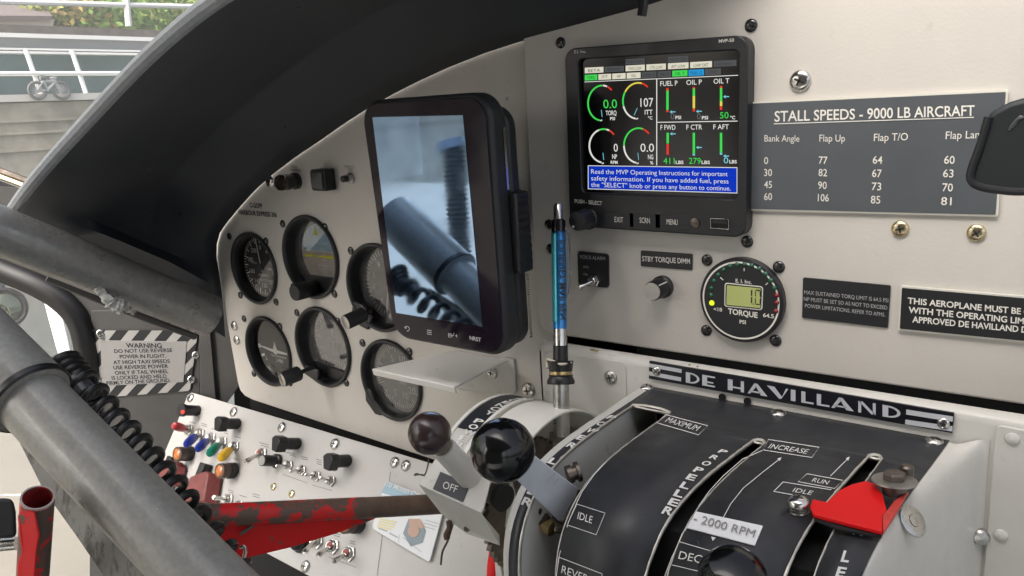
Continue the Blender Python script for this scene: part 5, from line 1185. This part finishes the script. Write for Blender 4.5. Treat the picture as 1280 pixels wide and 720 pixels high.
# emergency lever: brown knob and sleeve
sb = hO(588, 596); sd0 = float(np.dot(sb-CAM, fw)); kb = Dp(537, 541.5, sd0-.035); KD = sd0-.035
t = thing('emergency_lever', sb, 'round dark brown knob on a short cream sleeve above the OFF plate', 'lever')
m = MB(); m.ball(kb, 27.2*KD/FOC, nrm(kb-sb), 36); m.build('knob', BROWNK, t, ang=80)
ax = nrm(sb-kb); rk = 27*KD/FOC; Ls = np.linalg.norm(sb-kb)
m = MB(); p1 = kb+ax*rk*.8; m.cyl(p1, kb+ax*(rk+.008), .0066); m.build('neck', mat('bare_neck_metal', (.30,.25,.20), .4, metal=.8), t)
m = MB(); m.lathe(kb+ax*(rk+.0032), ax, [(.0068,0),(.0080,0),(.0082,.003),(.0089,Ls-rk-.006),(.0089,Ls-rk)], 32); m.build('sleeve', HOUS, t)
# safety wire at the housing's edge
m = MB(); p = lambda x, y: Dp(x, y, .575)
m.tube(smoothpath([p(536,572), p(534,585), p(530,594), p(521,592), p(518,594), p(527,593), p(531,595)], 5), .0005, 6); tag(m.build('safety_wire', DKSTEEL, loc=p(530,594)), 'twisted safety wire at the left edge of the OFF plate housing', 'wire')
m = MB(); m.tube(smoothpath([p(561,651), p(562,660), p(558,668), p(559,674)], 4), .0022, 8); kt = None
tw = thing('wire_tag', p(560,670), 'short brown wrapped wire hanging below the OFF plate housing', 'wire')
m.build('wrap', mat('brown_heatshrink', (.085,.05,.035), .5), tw); m = MB(); m.tube(smoothpath([p(566,655), p(560,675), p(553,690), p(551,706)], 5), .0008, 6); m.build('wire', DKSTEEL, tw)
m = MB(); m.tube([Dp(619,683,.72), Dp(616,740,.70)], .0065, 14); tag(m.build('red_rod', REDF, loc=Dp(618,700,.71)), 'thin red rod standing behind the curved quadrant edge', 'rod')

# ================================================================== PEN in its tube holder
pd = .600
px0 = Dp(700, 350, pd)
pax = nrm(Dp(697.5,255,pd+.002)-Dp(701,470,pd-.006))
ptop = Dp(697.5, 254.5, pd); ll = lambda y: ptop+(Dp(701,470,pd)-ptop)*((y-254.5)/(470-254.5))
k = pd/FOC
t = thing('pen', ll(440), 'blue and black ballpoint pen standing in the tube holder', 'pen')
m = MB(); m.lathe(ll(276), pax, [(5.6*k,0),(5.6*k,np.linalg.norm(ll(276)-ll(256.5))),(4.6*k,np.linalg.norm(ll(276)-ll(254.5))),(1e-7,np.linalg.norm(ll(276)-ll(254.5)))], 20); m.build('plunger', CHROME, t)
m = MB(); m.lathe(ll(290), pax, [(9*k,0),(9*k,np.linalg.norm(ll(290)-ll(276))),(7.5*k,np.linalg.norm(ll(290)-ll(274.5))),(1e-7,np.linalg.norm(ll(290)-ll(274.5)))], 24); m.build('collar', BAKE, t)
Lb = np.linalg.norm(ll(411)-ll(290)); m = MB(); m.lathe(ll(411), pax, [(8.6*k,0),(9.2*k,Lb*.5),(8.9*k,Lb)], 32); m.build('barrel', PENB, t)
m = MB(); u, v, a = frame(pax); tc_ = nrm(CAM-px0); sd_ = nrm(np.cross(pax, tc_))
def barrel(ang, y, dr=.0003): return ll(y)+(tc_*math.cos(ang)+sd_*math.sin(ang))*(9.2*k+dr)
sgn = 1 if np.dot(sd_, rt) > 0 else -1
m.grid([[barrel(sgn*R(a), y) for a in np.linspace(-72,-18,8)] for y in np.linspace(292,402,12)]); m.build('cyan_stripe', PENC, t)
m = MB(); V, F = glyphs('JOURNEY MAP PEN', .01); x0, x1 = V[:,0].min(), V[:,0].max()
yy0, yy1 = 299, 399; capd = 52
m.add([barrel(sgn*R(40-(yv/CAPH)*capd+12), yy0+(yy1-yy0)*(xv-x0)/(x1-x0), .0005) for xv, yv in V], F); m.build('lettering', INK, t, smooth=False)
m = MB(); Lr = np.linalg.norm(ll(422)-ll(411)); m.lathe(ll(432), pax, [(8.8*k,0),(8.8*k,np.linalg.norm(ll(432)-ll(411)))], 28); m.build('chrome_band', CHROME, t)
m = MB(); m.lathe(ll(462), pax, [(9.4*k,0),(9.6*k,.006),(9.2*k,np.linalg.norm(ll(462)-ll(428))),(8.8*k,np.linalg.norm(ll(462)-ll(421)))], 28); m.build('grip', RUBBER, t)
m = MB(); c0 = barrel(sgn*R(88), 296, .001); c1 = barrel(sgn*R(88), 350, .0015); m.tube(smoothpath([ll(285)+sd_*sgn*9*k, c0+sd_*sgn*.0012, c1+sd_*sgn*.0015, barrel(sgn*R(88), 372, .0003)], 5), .0008, 8); m.build('clip', CHROME, t)
t = thing('pen_tube', ll(500), 'steel tube with two black rubber collars holding the pen', 'holder')
m = MB(); m.cyl(ll(545), ll(458), 10.3*k); m.build('tube', STEEL, t)
for y0, y1, r0, r1 in ((464,451,14.5,16.5),(480,468.5,17,15.5)):
    m = MB(); L_ = np.linalg.norm(ll(y0)-ll(y1)); m.lathe(ll(y0), pax, [(11*k,0),(r0*k,0),(r0*k*1.03,L_*.3),(r1*k*.96,L_*.8),(r1*k,L_),(11*k,L_)], 32, False, False); m.build('collar', RUBBER, t)
m = MB(); m.lathe(ll(470), pax, [(13.5*k,0),(14*k,.001),(14*k,np.linalg.norm(ll(470)-ll(464.5))),(12*k,np.linalg.norm(ll(470)-ll(464)))], 28); m.build('brass_band', BRASS, t)
m = MB(); m.tube(smoothpath([ll(452)+sd_*sgn*13*k+tc_*.004, ll(453.5)+tc_*14.5*k, ll(449)-sd_*sgn*15*k, ll(452)-sd_*sgn*17*k-tc_*.004, ll(460)-sd_*sgn*16.5*k], 6), .0011, 8); m.build('string', mat('pale_string', (.62,.57,.47), .8), t)

# ================================================================== SWITCH PANEL
TH = math.radians(34); sN = A(0,-math.cos(TH), math.sin(TH)); sDn = A(0,-math.sin(TH),-math.cos(TH))
sP = W(236,489.5,-.012); hs0 = onP(sP, sN); hs1 = onP(sP+sN*.0003, sN)
m = MB(); m.prism([hs0(*p) for p in ((236,489.5),(380,531.5),(530,576.5),(660,616),(640,800),(390,722),(330,690),(240,650),(203,572),(222,526))], -sN*.002)
swp = tag(m.build('switch_console', WHITEP, smooth=False, bevel=.0007), 'sloping white switch panel below the round dials', 'panel')
m = MB(); pxline(m, (488,590), (470,730), .8, hs1)
m.build('seam', mat('seam_line', (.25,.24,.22), .6), swp, smooth=False)  # dark joint line between the two plates
m = MB()
zz = lambda x, y: (180+x*.36101, 460+y*.36111)
for x, y, w_ in ((168,189,22),(208,194,20),(208,201,20),(244,212,20),(283,218,14),(284,226,14),(324,240,22),(318,315,20),(415,262,32),(418,271,26),(146,350,14),(146,357,16),(489,290,22),(511,295,24),(514,303,22),(556,309,24),(556,316,22),(605,318,18),(606,326,18),(606,333,16),(655,345,18),(655,355,16),(300,424,18),(302,431,18),(343,444,26),(388,438,24),(388,446,24),(618,566,24),(668,574,22),(668,582,22),(722,600,18),(722,608,18)):
    pxline(m, zz(x-w_/2, y-w_*.14), zz(x+w_/2, y+w_*.14), 1.0, hs1)
for a, b in (((480,368),(565,398)),((582,405),(650,424)),((640,655),(735,690))): pxline(m, zz(*a), zz(*b), .7, hs1)
m.build('print', INKG, swp, smooth=False)
hw_ = lambda x, y: hs0(180+x*.36101, 460+y*.36111)
for x, y, r, mm, k in ((162,104,.0058,STEEL,'steel'),(311,152,.0064,CHROME,'silver'),(478,206,.0064,CHROME,'silver'),(662,263,.0064,CHROME,'silver'),(449,411,.0044,GOLDS,'gold'),(512,436,.0044,GOLDS,'gold'),(560,687,.0062,STEEL,'steel')): screw(swp, hw_(x, y), sN, r, mm, k)
for x, y in ((493.5,578),(507.5,582)): screw(swp, hs0(x, y), sN, .0058, STEEL, 'steel')
def at_s(x, y): return hw_(x, y)
def dirpx(c, x1, y1, L):
    """direction of a lever whose tip shows at zoomed pixel x1, y1 and that stands out about half its length"""
    px, py = 180+x1*.36101, 460+y1*.36111; best = None
    for d in np.linspace(-.06, .03, 91):
        q = Dp(px, py, np.dot(BAS[:,2], c-CAM)+d); e = abs(np.linalg.norm(q-c)-L)
        if np.dot(q-c, sN) > .002 and (best is None or e < best[0]): best = (e, q)
    return nrm(best[1]-c)
def sw(x, y, x1, y1, L, r, nut, label, cap=None, **kw):
    c = at_s(x, y); t = thing('toggle_switch', c, label, 'switch', 'toggle switches on the white switch panel'); L *= 1.16; r *= 1.18; nut *= 1.15; toggle(t, c, sN, dirpx(c+sN*.004, x1, y1, L), L, r, nut, cap, **kw)
for x, y, x1, y1, cap, lb in ((159,215,106,200,REDC,'toggle switch with red cap at the top left of the switch panel'),(197,230,147,264,BLUEC,'toggle switch with blue cap beside the red capped one'),(235,245,187,280,BLUEC,'toggle switch with blue cap beside the green capped one'),(274,258,227,297,GREENC,'toggle switch with green cap'),(316,274,266,313,YELC,'toggle switch with yellow cap')):
    sw(x, y, x1, y1, .026, .0022, .0068, lb, cap, caplen=.72)
sw(410,298,354,324,.026,.0022,.0068,'bare steel toggle switch with red base under the black selectors', None, ins=mat('red_insert', (.30,.06,.045), .45))
for x, y, x1, y1, lb in ((504,338,459,340,'first of four small toggles in a row, nearest the grey push knob'),(549,355,507,357,'second of four small toggles in a row'),(599,375,560,369,'third of four small toggles in a row'),(650,392,612,380,'last of four small toggles in a row, farthest from the grey push knob')):
    sw(x, y, x1, y1, .019, .0013, .0052, lb)
sw(134,398,128,378,.012,.002,.0066,'toggle switch half hidden by the left maroon guard')
sw(295,457,242,448,.024,.002,.0066,'toggle switch standing just above the red bar')
sw(333,476,322,470,.012,.0016,.005,'small toggle switch almost hidden by the red bar')
sw(601,598,556,638,.026,.0022,.0078,'all steel toggle switch below the red bar, beside the black switch')
sw(656,618,604,648,.024,.0021,.0072,'steel toggle with red insert below the red bar', ins=MATS['red_insert'])
sw(712,643,656,670,.024,.0021,.0072,'steel toggle with red insert nearest the laminated card', ins=MATS['red_insert'])
def selector(x0, y0, x1, y1, label):
    b = at_s(x1, y1); t = thing('selector_knob', b, label, 'knob', 'black bar knobs on the switch panel'); d0 = np.dot(BAS[:,2], b-CAM)
    tip = Dp(180+x0*.36101, 460+y0*.36111, d0-.020); a = nrm(tip-b); L = np.linalg.norm(tip-b)
    m = MB(); m.lathe(b, a, [(.0066,0),(.0066,L*.62)], 24); m.build('shaft', BLK, t)
    u, v, _ = frame(a); m = MB(); q = b+a*L*.60; m.prism([q+u*x+v*y for x, y in ((-.0088,-.0045),(-.005,.0085),(.005,.0085),(.0088,-.0045),(.004,-.0082),(-.004,-.0082))], a*L*.42); m.build('pointer_head', BLK, t, bevel=.001)
selector(255,193,325,193,'black bar selector knob above the coloured toggles')
selector(455,262,533,262,'black bar selector knob in the middle of the white switch panel')
selector(636,325,706,321,'black bar selector knob nearest the seam of the white switch panel')
b = at_s(186,148); t = thing('warning_lamp', b, 'black barrel lamp with tiny red glow at the corner of the switch panel', 'lamp'); d0 = np.dot(BAS[:,2], b-CAM); tip = Dp(180+128*.361, 460+146*.361, d0-.02); a = nrm(tip-b); L = np.linalg.norm(tip-b)
m = MB(); m.lathe(b, a, [(.0068,0),(.0068,L*.8),(.008,L*.82),(.008,L)], 24); m.build('barrel', BLK, t)
m = MB(); m.ball(Dp(180+134*.361, 460+152*.361, d0-.024), .0022, (0,0,1), 12); m.build('glow', E_RED, t)
for x0, y0, x1, y1, lb in ((114,298,162,296,'amber indicator lamp near the left edge of the switch panel'),(261,357,312,355,'amber indicator lamp below the yellow capped toggle'),(692,543,745,540,'amber indicator lamp under the red bar near the card')):
    b = at_s(x1, y1); t = thing('indicator_lamp', b, lb, 'lamp', 'amber indicator lamps'); d0 = np.dot(BAS[:,2], b-CAM); tip = Dp(180+x0*.361, 460+y0*.361, d0-.016); a = nrm(tip-b); L = np.linalg.norm(tip-b)
    m = MB(); m.lathe(b, a, [(.0092,0),(.0092,L*.45)], 24); m.build('base', BLK, t)
    m = MB(); m.lathe(b, a, [(.0084,L*.42),(.0084,L*.70),(.0088,L*.72),(.0088,L),(.0074,L*1.02)], 28); m.build('case', LCASE, t)
    m = MB(); m.lathe(b, a, [(.0076,L*.97),(.0055,L*1.06),(1e-7,L*1.09)], 24); m.build('lens', AMBER, t)
b = at_s(462,322); t = thing('push_knob', b, 'short grey ended black push knob beside the small toggles', 'knob'); d0 = np.dot(BAS[:,2], b-CAM); tip = Dp(180+408*.361, 460+320*.361, d0-.016); a = nrm(tip-b); L = np.linalg.norm(tip-b)
m = MB(); m.lathe(b, a, [(.008,0),(.008,L*.15),(.0062,L*.2),(.0062,L)], 24); m.build('body', BLK, t); m = MB(); m.lathe(b, a, [(.0056,L*.995),(.0054,L*1.02),(1e-7,L*1.02)], 24); m.build('end_cap', STEEL, t)
# maroon switch guards
for P, bk_, lb in (([(192,362),(216,356),(222,366),(206,462),(128,462),(160,376)], (218,346), 'maroon hinged switch guard above the end of the red bar'),([(52,318),(92,316),(100,330),(88,400),(40,400),(30,340)], (104,322), 'maroon hinged switch guard half hidden behind the coiled cord')):
    b = at_s(*P[0]); t = thing('switch_guard', b, lb, 'guard', 'maroon switch guards')
    hh = onP(sP+sN*.016, sN); m = MB(); m.prism([hh(180+x*.361, 460+y*.361) for x, y in P], -sN*.013+EX*.010); m.build('cover', MAROON, t, bevel=.0015)
    m = MB(); c = at_s(bk_[0]+4, bk_[1]+12); m.box(c+sN*.006, EX*.0055, sN*.006, sDn*.008); m.box(c+sN*.004+sDn*.022, EX*.004, sN*.004, sDn*.016); m.build('hinge_block', BLK, t, bevel=.001)
    m = MB()
    for k in range(3): m.ball(c+sN*.008+sDn*(.016+.011*k)+EX*.001, .0052, sN, 12)
    m.build('switch_body', BLK, t)
c = at_s(548,600); t = thing('black_switch', c, 'black rocker switch peeking out under the red bar', 'switch')
m = MB(); m.ball(c+sN*.006, .0105, sN, 16, .8); m.build('body', BLK, t)
m = MB(); m.lathe(c, sN, [(.012,0),(.012,.002),(.009,.003)], 24); m.build('collar', BEZ, t)
# laminated card leaning on the panel
hc = onP(sP+sN*.004, sN); zz = lambda x, y: (360+x/6, 600+y/6)
t = thing('laminated_card', hc(510,650), 'laminated card with blue banner and hexagon picture leaning on the switch panel', 'card')
m = MB(); m.prism(roundpoly([hc(*zz(733,0)), hc(*zz(1178,182)), hc(*zz(1060,620)), hc(*zz(625,362))], .004), -sN*.0012); m.build('sheet', CARDW, t, bevel=.0004)
h1, h2 = onP(sP+sN*.0043, sN), onP(sP+sN*.0047, sN)
m = MB(); pxpoly(m, [zz(*p) for p in ((742,12),(1160,185),(1143,240),(700,95))], h1); m.build('banner', CARDB, t, smooth=False)
m = MB(); T(m, '10 Month Calendar', zz(735,46), zz(1080,166), 1, h2, up=(3.0,-5.6), bold=.01); m.build('banner_lettering', CARDW, t, smooth=False)
m = MB(); pxpoly(m, [zz(*p) for p in ((905,290),(990,300),(1035,380),(1010,470),(920,500),(862,400))], h1); m.build('hexagon', CARDG, t, smooth=False)
m = MB(); pxpoly(m, [zz(*p) for p in ((910,292),(985,290),(1022,345),(1005,370),(960,345),(905,345))], h2); pxpoly(m, [zz(940+44*math.cos(a), 385+44*math.sin(a)) for a in np.linspace(0, 6.2, 18)], h2); m.build('picture', CARDO, t, smooth=False)
m = MB()
for k in range(4): pxline(m, zz(690-k*8, 292+k*18), zz(815-k*12, 318+k*18), 2.2, h1)
m.build('yellow_lines', CARDY, t, smooth=False)
m = MB()
for k in range(3): pxline(m, zz(1030-k*12, 300+k*22), zz(1130-k*14, 328+k*22), .9, h1)
pxline(m, zz(680,362), zz(745,385), 2.0, h1); pxline(m, zz(760,398), zz(825,432), 2.0, h1); pxline(m, zz(836,410), zz(828,470), .7, h1); pxline(m, zz(860,430), zz(1000,540), .8, h1)
m.build('print', CARDT, t, smooth=False)

# ================================================================== CONTROL COLUMN, RED LOCK BAR, COILED CORD
cc = thing('control_column', Dp(160,590,.56), 'thick grey enamelled control column crossing the lower left corner', 'control column')
a0, a1 = Dp(40.5,500.5,.57), Dp(272,740,.505); d_ = a1-a0
axc = [a0-d_*.6, a0, a0+d_*.5, a1, a1+d_*.35]
m = MB(); m.tube(axc, [.0233]*5, 40); m.build('tube', COLM, cc)
e0 = Dp(43,501,.57); ad = nrm(a1-a0); st_ = a0-d_*.6; el = np.linalg.norm(e0-st_)
m = MB(); m.lathe(st_, ad, [(.0283,0),(.0283,el-.004),(.0276,el-.001),(.0236,el)], 40); m.build('sleeve', COLM, cc)
m = MB(); m.lathe(st_, ad, [(.0284,el-.007),(.0292,el-.006),(.0292,el-.002),(.0280,el-.0003)], 40, False, False); m.build('sleeve_lip', RUBBER, cc)
m = MB(); m.prism([Dp(8,520,.60), Dp(70,560,.575), Dp(150,655,.545), Dp(190,715,.53), Dp(230,790,.52), Dp(140,735,.545), Dp(94,668,.56), Dp(54,612,.58)], nrm(ray(100,640))*.006); m.build('gusset', COLW, cc, bevel=.001)
m = MB(); ctr_ = lambda f: a0*(1-f)+a1*f
for f, ang, r in ((.42,-62,.0016),(.43,-55,.0009),(.47,-66,.0022),(.49,-70,.0012),(.33,-50,.0008),(.62,-64,.0012),(.25,-20,.0007),(.7,20,.0008)):
    tc_ = nrm(CAM-ctr_(f)); sd_ = nrm(np.cross(ad, tc_)); tc_ = np.cross(sd_, ad)
    def cs(u, v): an = R(ang)+v/.0233; return ctr_(f)+ad*u+(tc_*math.cos(an)-sd_*math.sin(an))*.0236
    m.poly([cs(r*math.cos(q)*rng.uniform(.6,1.5), r*math.sin(q)*rng.uniform(.6,1.2)) for q in np.linspace(0, 5.5, 7)])
m.build('paint_chips', mat('pale_chip', (.42,.40,.33), .6), cc, smooth=False)
# black seal curve at the left edge
m = MB(); m.tube(smoothpath([Dp(-14,392,.9), Dp(-4,450,.9), Dp(3,500,.9), Dp(9,520,.9), Dp(22,531,.9)], 5), .0055, 10); tag(m.build('door_seal', RUBBER, loc=Dp(3,500,.9)), 'thin black door seal at the left edge behind the control column', 'seal')
# coil cord
t = thing('coiled_cord', Dp(160,560,.60), 'black coiled cord running along the back of the control column', 'cord')
P = []; NT = 14.5; core = smoothpath([Dp(96,470,.632), Dp(131,516,.612), Dp(162,551,.595), Dp(199,595,.575), Dp(237,644,.553), Dp(277,696,.535), Dp(308,740,.525)], 10)
cd_ = np.r_[0, np.cumsum([np.linalg.norm(core[i+1]-core[i]) for i in range(len(core)-1)])]
npts = int(NT*22)
for i in range(npts):
    s = cd_[-1]*i/(npts-1); c = np.array([np.interp(s, cd_, [q[j] for q in core]) for j in range(3)]); c2 = np.array([np.interp(min(s+.004, cd_[-1]), cd_, [q[j] for q in core]) for j in range(3)]); c1 = np.array([np.interp(max(s-.004, 0), cd_, [q[j] for q in core]) for j in range(3)])
    ax = nrm(c2-c1); u = nrm(np.cross(ax, A(.3,.2,1))); v = np.cross(ax, u); a = 2*math.pi*NT*i/(npts-1); P.append(c+(u*math.cos(a)+v*math.sin(a))*.0108+ax*.0015*math.sin(a))
m = MB(); m.tube(P, .0030, 10); m.build('coil', RUBBER, t)
m = MB()
for k in range(4):
    c = Dp(78+k*6.5, 457+k*6, .634); ax = nrm(Dp(110,500,.625)-Dp(80,462,.634)); u, v, _ = frame(ax)
    m.tube([c+(u*math.cos(q)+v*math.sin(q))*(.0122-.0006*k) for q in np.linspace(0, 2*math.pi, 24)], .0034, 8, False)
m.build('gathered_loops', RUBBER, t)
m = MB(); m.cyl(Dp(92,476,.625), Dp(106,494,.622), .0105, .0105); m.build('tape_wrap', mat('grey_wrap', (.06,.06,.062), .25, coat=.5, var=.4, vscale=120), t)
# red lock bar
t = thing('control_lock_bar', Dp(400,640,.64), 'red steel control lock bar with chipped paint and brown bare ends', 'bar')
b0, b1 = Dp(560,629.5,.672), Dp(236,646,.575)
def on(q, d=0): return b0*(1-q)+b1*q
m = MB(); m.tube([on(x) for x in np.linspace(0,.42,8)], [.0083]*8, 24); m.build('bare_end', RUST, t)
m = MB(); pts = [on(x) for x in np.linspace(.36,.94,12)]; m.tube(pts, [.0085]*12, 24); m.build('tube', REDR, t)
m = MB(); m.tube([on(.93), on(.965), on(1.0), on(1.03)], [.0086,.0098,.0108,.0104], 24, False); m.build('flared_end', RUST, t, solid=-.0015)
m = MB(); m.prism([Dp(480,643,.648), Dp(465,650,.643), Dp(420,667,.630), Dp(360,685,.612), Dp(310,697,.597), Dp(292,699,.592), Dp(262,676,.580), Dp(246,655,.577), Dp(280,650,.588), Dp(380,647,.618)], nrm(ray(380,670))*.0035); m.build('web', RED, t, bevel=.0008)
m = MB(); m.tube(smoothpath([Dp(300,668,.588), Dp(318,656,.595), Dp(335,650,.602), Dp(440,646.5,.634), Dp(480,643,.645)], 5), [.0014]*21, 8); m.build('weld_bead', RUST, t)
m = MB(); m.tube(smoothpath([Dp(300,684,.585), Dp(306,684,.584), Dp(305,697,.583), Dp(298,708,.582)], 5), .0014, 8); m.build('split_ring', STEEL, t)
# upright red tube in the corner
t = thing('lock_tube', Dp(44,720,.5), 'upright open red tube with chipped paint in the bottom left corner', 'tube')
tp_, bt_ = Dp(47,622,.50), Dp(37,790,.575); ax = nrm(tp_-bt_); L = np.linalg.norm(tp_-bt_); r = 19.3*.5/FOC
m = MB(); m.lathe(bt_, ax, [(r*1.05,0),(r,L-.0008),(r*.97,L),(r*.88,L),(r*.86,L-.001),(r*.86,0)], 36, False, False); m.build('tube', mat('lock_tube_paint', (.115,.075,.055), .45, col2=(.64,.010,.011), cut=.56, soft=.012, vscale=38, bump=.2, bscale=150), t)
m = MB(); m.lathe(bt_, ax, [(r*.85,L-.0012),(r*.85,L-.035),(1e-7,L-.035)], 28, False, False); m.build('inside', mat('inside_red', (.30,.02,.02), .6, var=.5, vscale=90), t)
m = MB(); m.lathe(bt_, ax, [(r*1.005,L-.0010),(r*.98,L+.0003),(r*.87,L+.0003)], 36, False, False); m.build('rim', mat('rim_pink', (.48,.38,.36), .45), t)
m = MB(); m.prism([Dp(28,634,.493), Dp(22,645,.493), Dp(24,668,.492), Dp(27,690,.491), Dp(22,704,.49), Dp(20,760,.487), Dp(48,760,.483), Dp(44,720,.485), Dp(46,690,.486), Dp(50,668,.488), Dp(44,640,.49)], nrm(ray(40,660))*.006); m.build('gusset', RED, t, bevel=.0012)
m = MB(); c = Dp(6,648,.56); m.prism([Dp(-30,622,.56), Dp(16,623,.56), Dp(20,640,.56), Dp(21,672,.56), Dp(-30,675,.56)], nrm(ray(6,650))*.01)
tag(m.build('leather_flap', mat('black_leather', (.022,.023,.026), .42, bump=1., bscale=70), bevel=.003, loc=c), 'wrinkled black leather flap at the left edge beside the upright red tube', 'flap')
m = MB(); m.cyl(Dp(-20,683,.57), Dp(22,679,.57), .0045); tag(m.build('pale_rod', STEEL, loc=Dp(0,680,.57)), 'short pale rod under the black leather flap at the left edge', 'rod')

# ================================================================== black paddle at the right edge
YP = -.10; hP = onY(YP)
t = thing('rubber_paddle', hP(1260,180), 'black rounded rubber paddle covering the end of the stall speed placard', 'paddle')
pts = [(1300,120),(1277,123),(1262,127.5),(1243,137),(1236,143),(1232,152),(1224,182),(1216,208),(1211,222),(1213,232),(1222,238),(1240,241.5),(1264,244.5),(1300,243)]
m = MB(); m.prism([hP(*p) for p in pts], EY*.012); m.build('pad', mat('paddle_rubber', (.020,.024,.025), .5, bump=.12, bscale=700), t, bevel=.0025, seg=3)
m = MB(); m.tube(smoothpath([hP(*p) for p in ((1236,146),(1226,180),(1214,214),(1215,227),(1226,233.5),(1245,237),(1268,239.5),(1300,239))], 5), .0019, 10); m.build('raised_lip', BEZ, t)
m = MB()
for k in range(3): m.tube(smoothpath([hP(1262+k*3.2,163-k*3), hP(1265+k*3,157-k*3), hP(1271+k*2,150-k*2), hP(1279,147)], 4), .0007, 6)
m.build('mark', mat('paddle_mark', (.06,.065,.068), .4), t)
m = MB(); m.tube([hP(1310,170)+EY*.006, A(.05,-.02,.0), A(.12,-.0,-.02)], .006, 10); m.build('stalk', BLK, t)
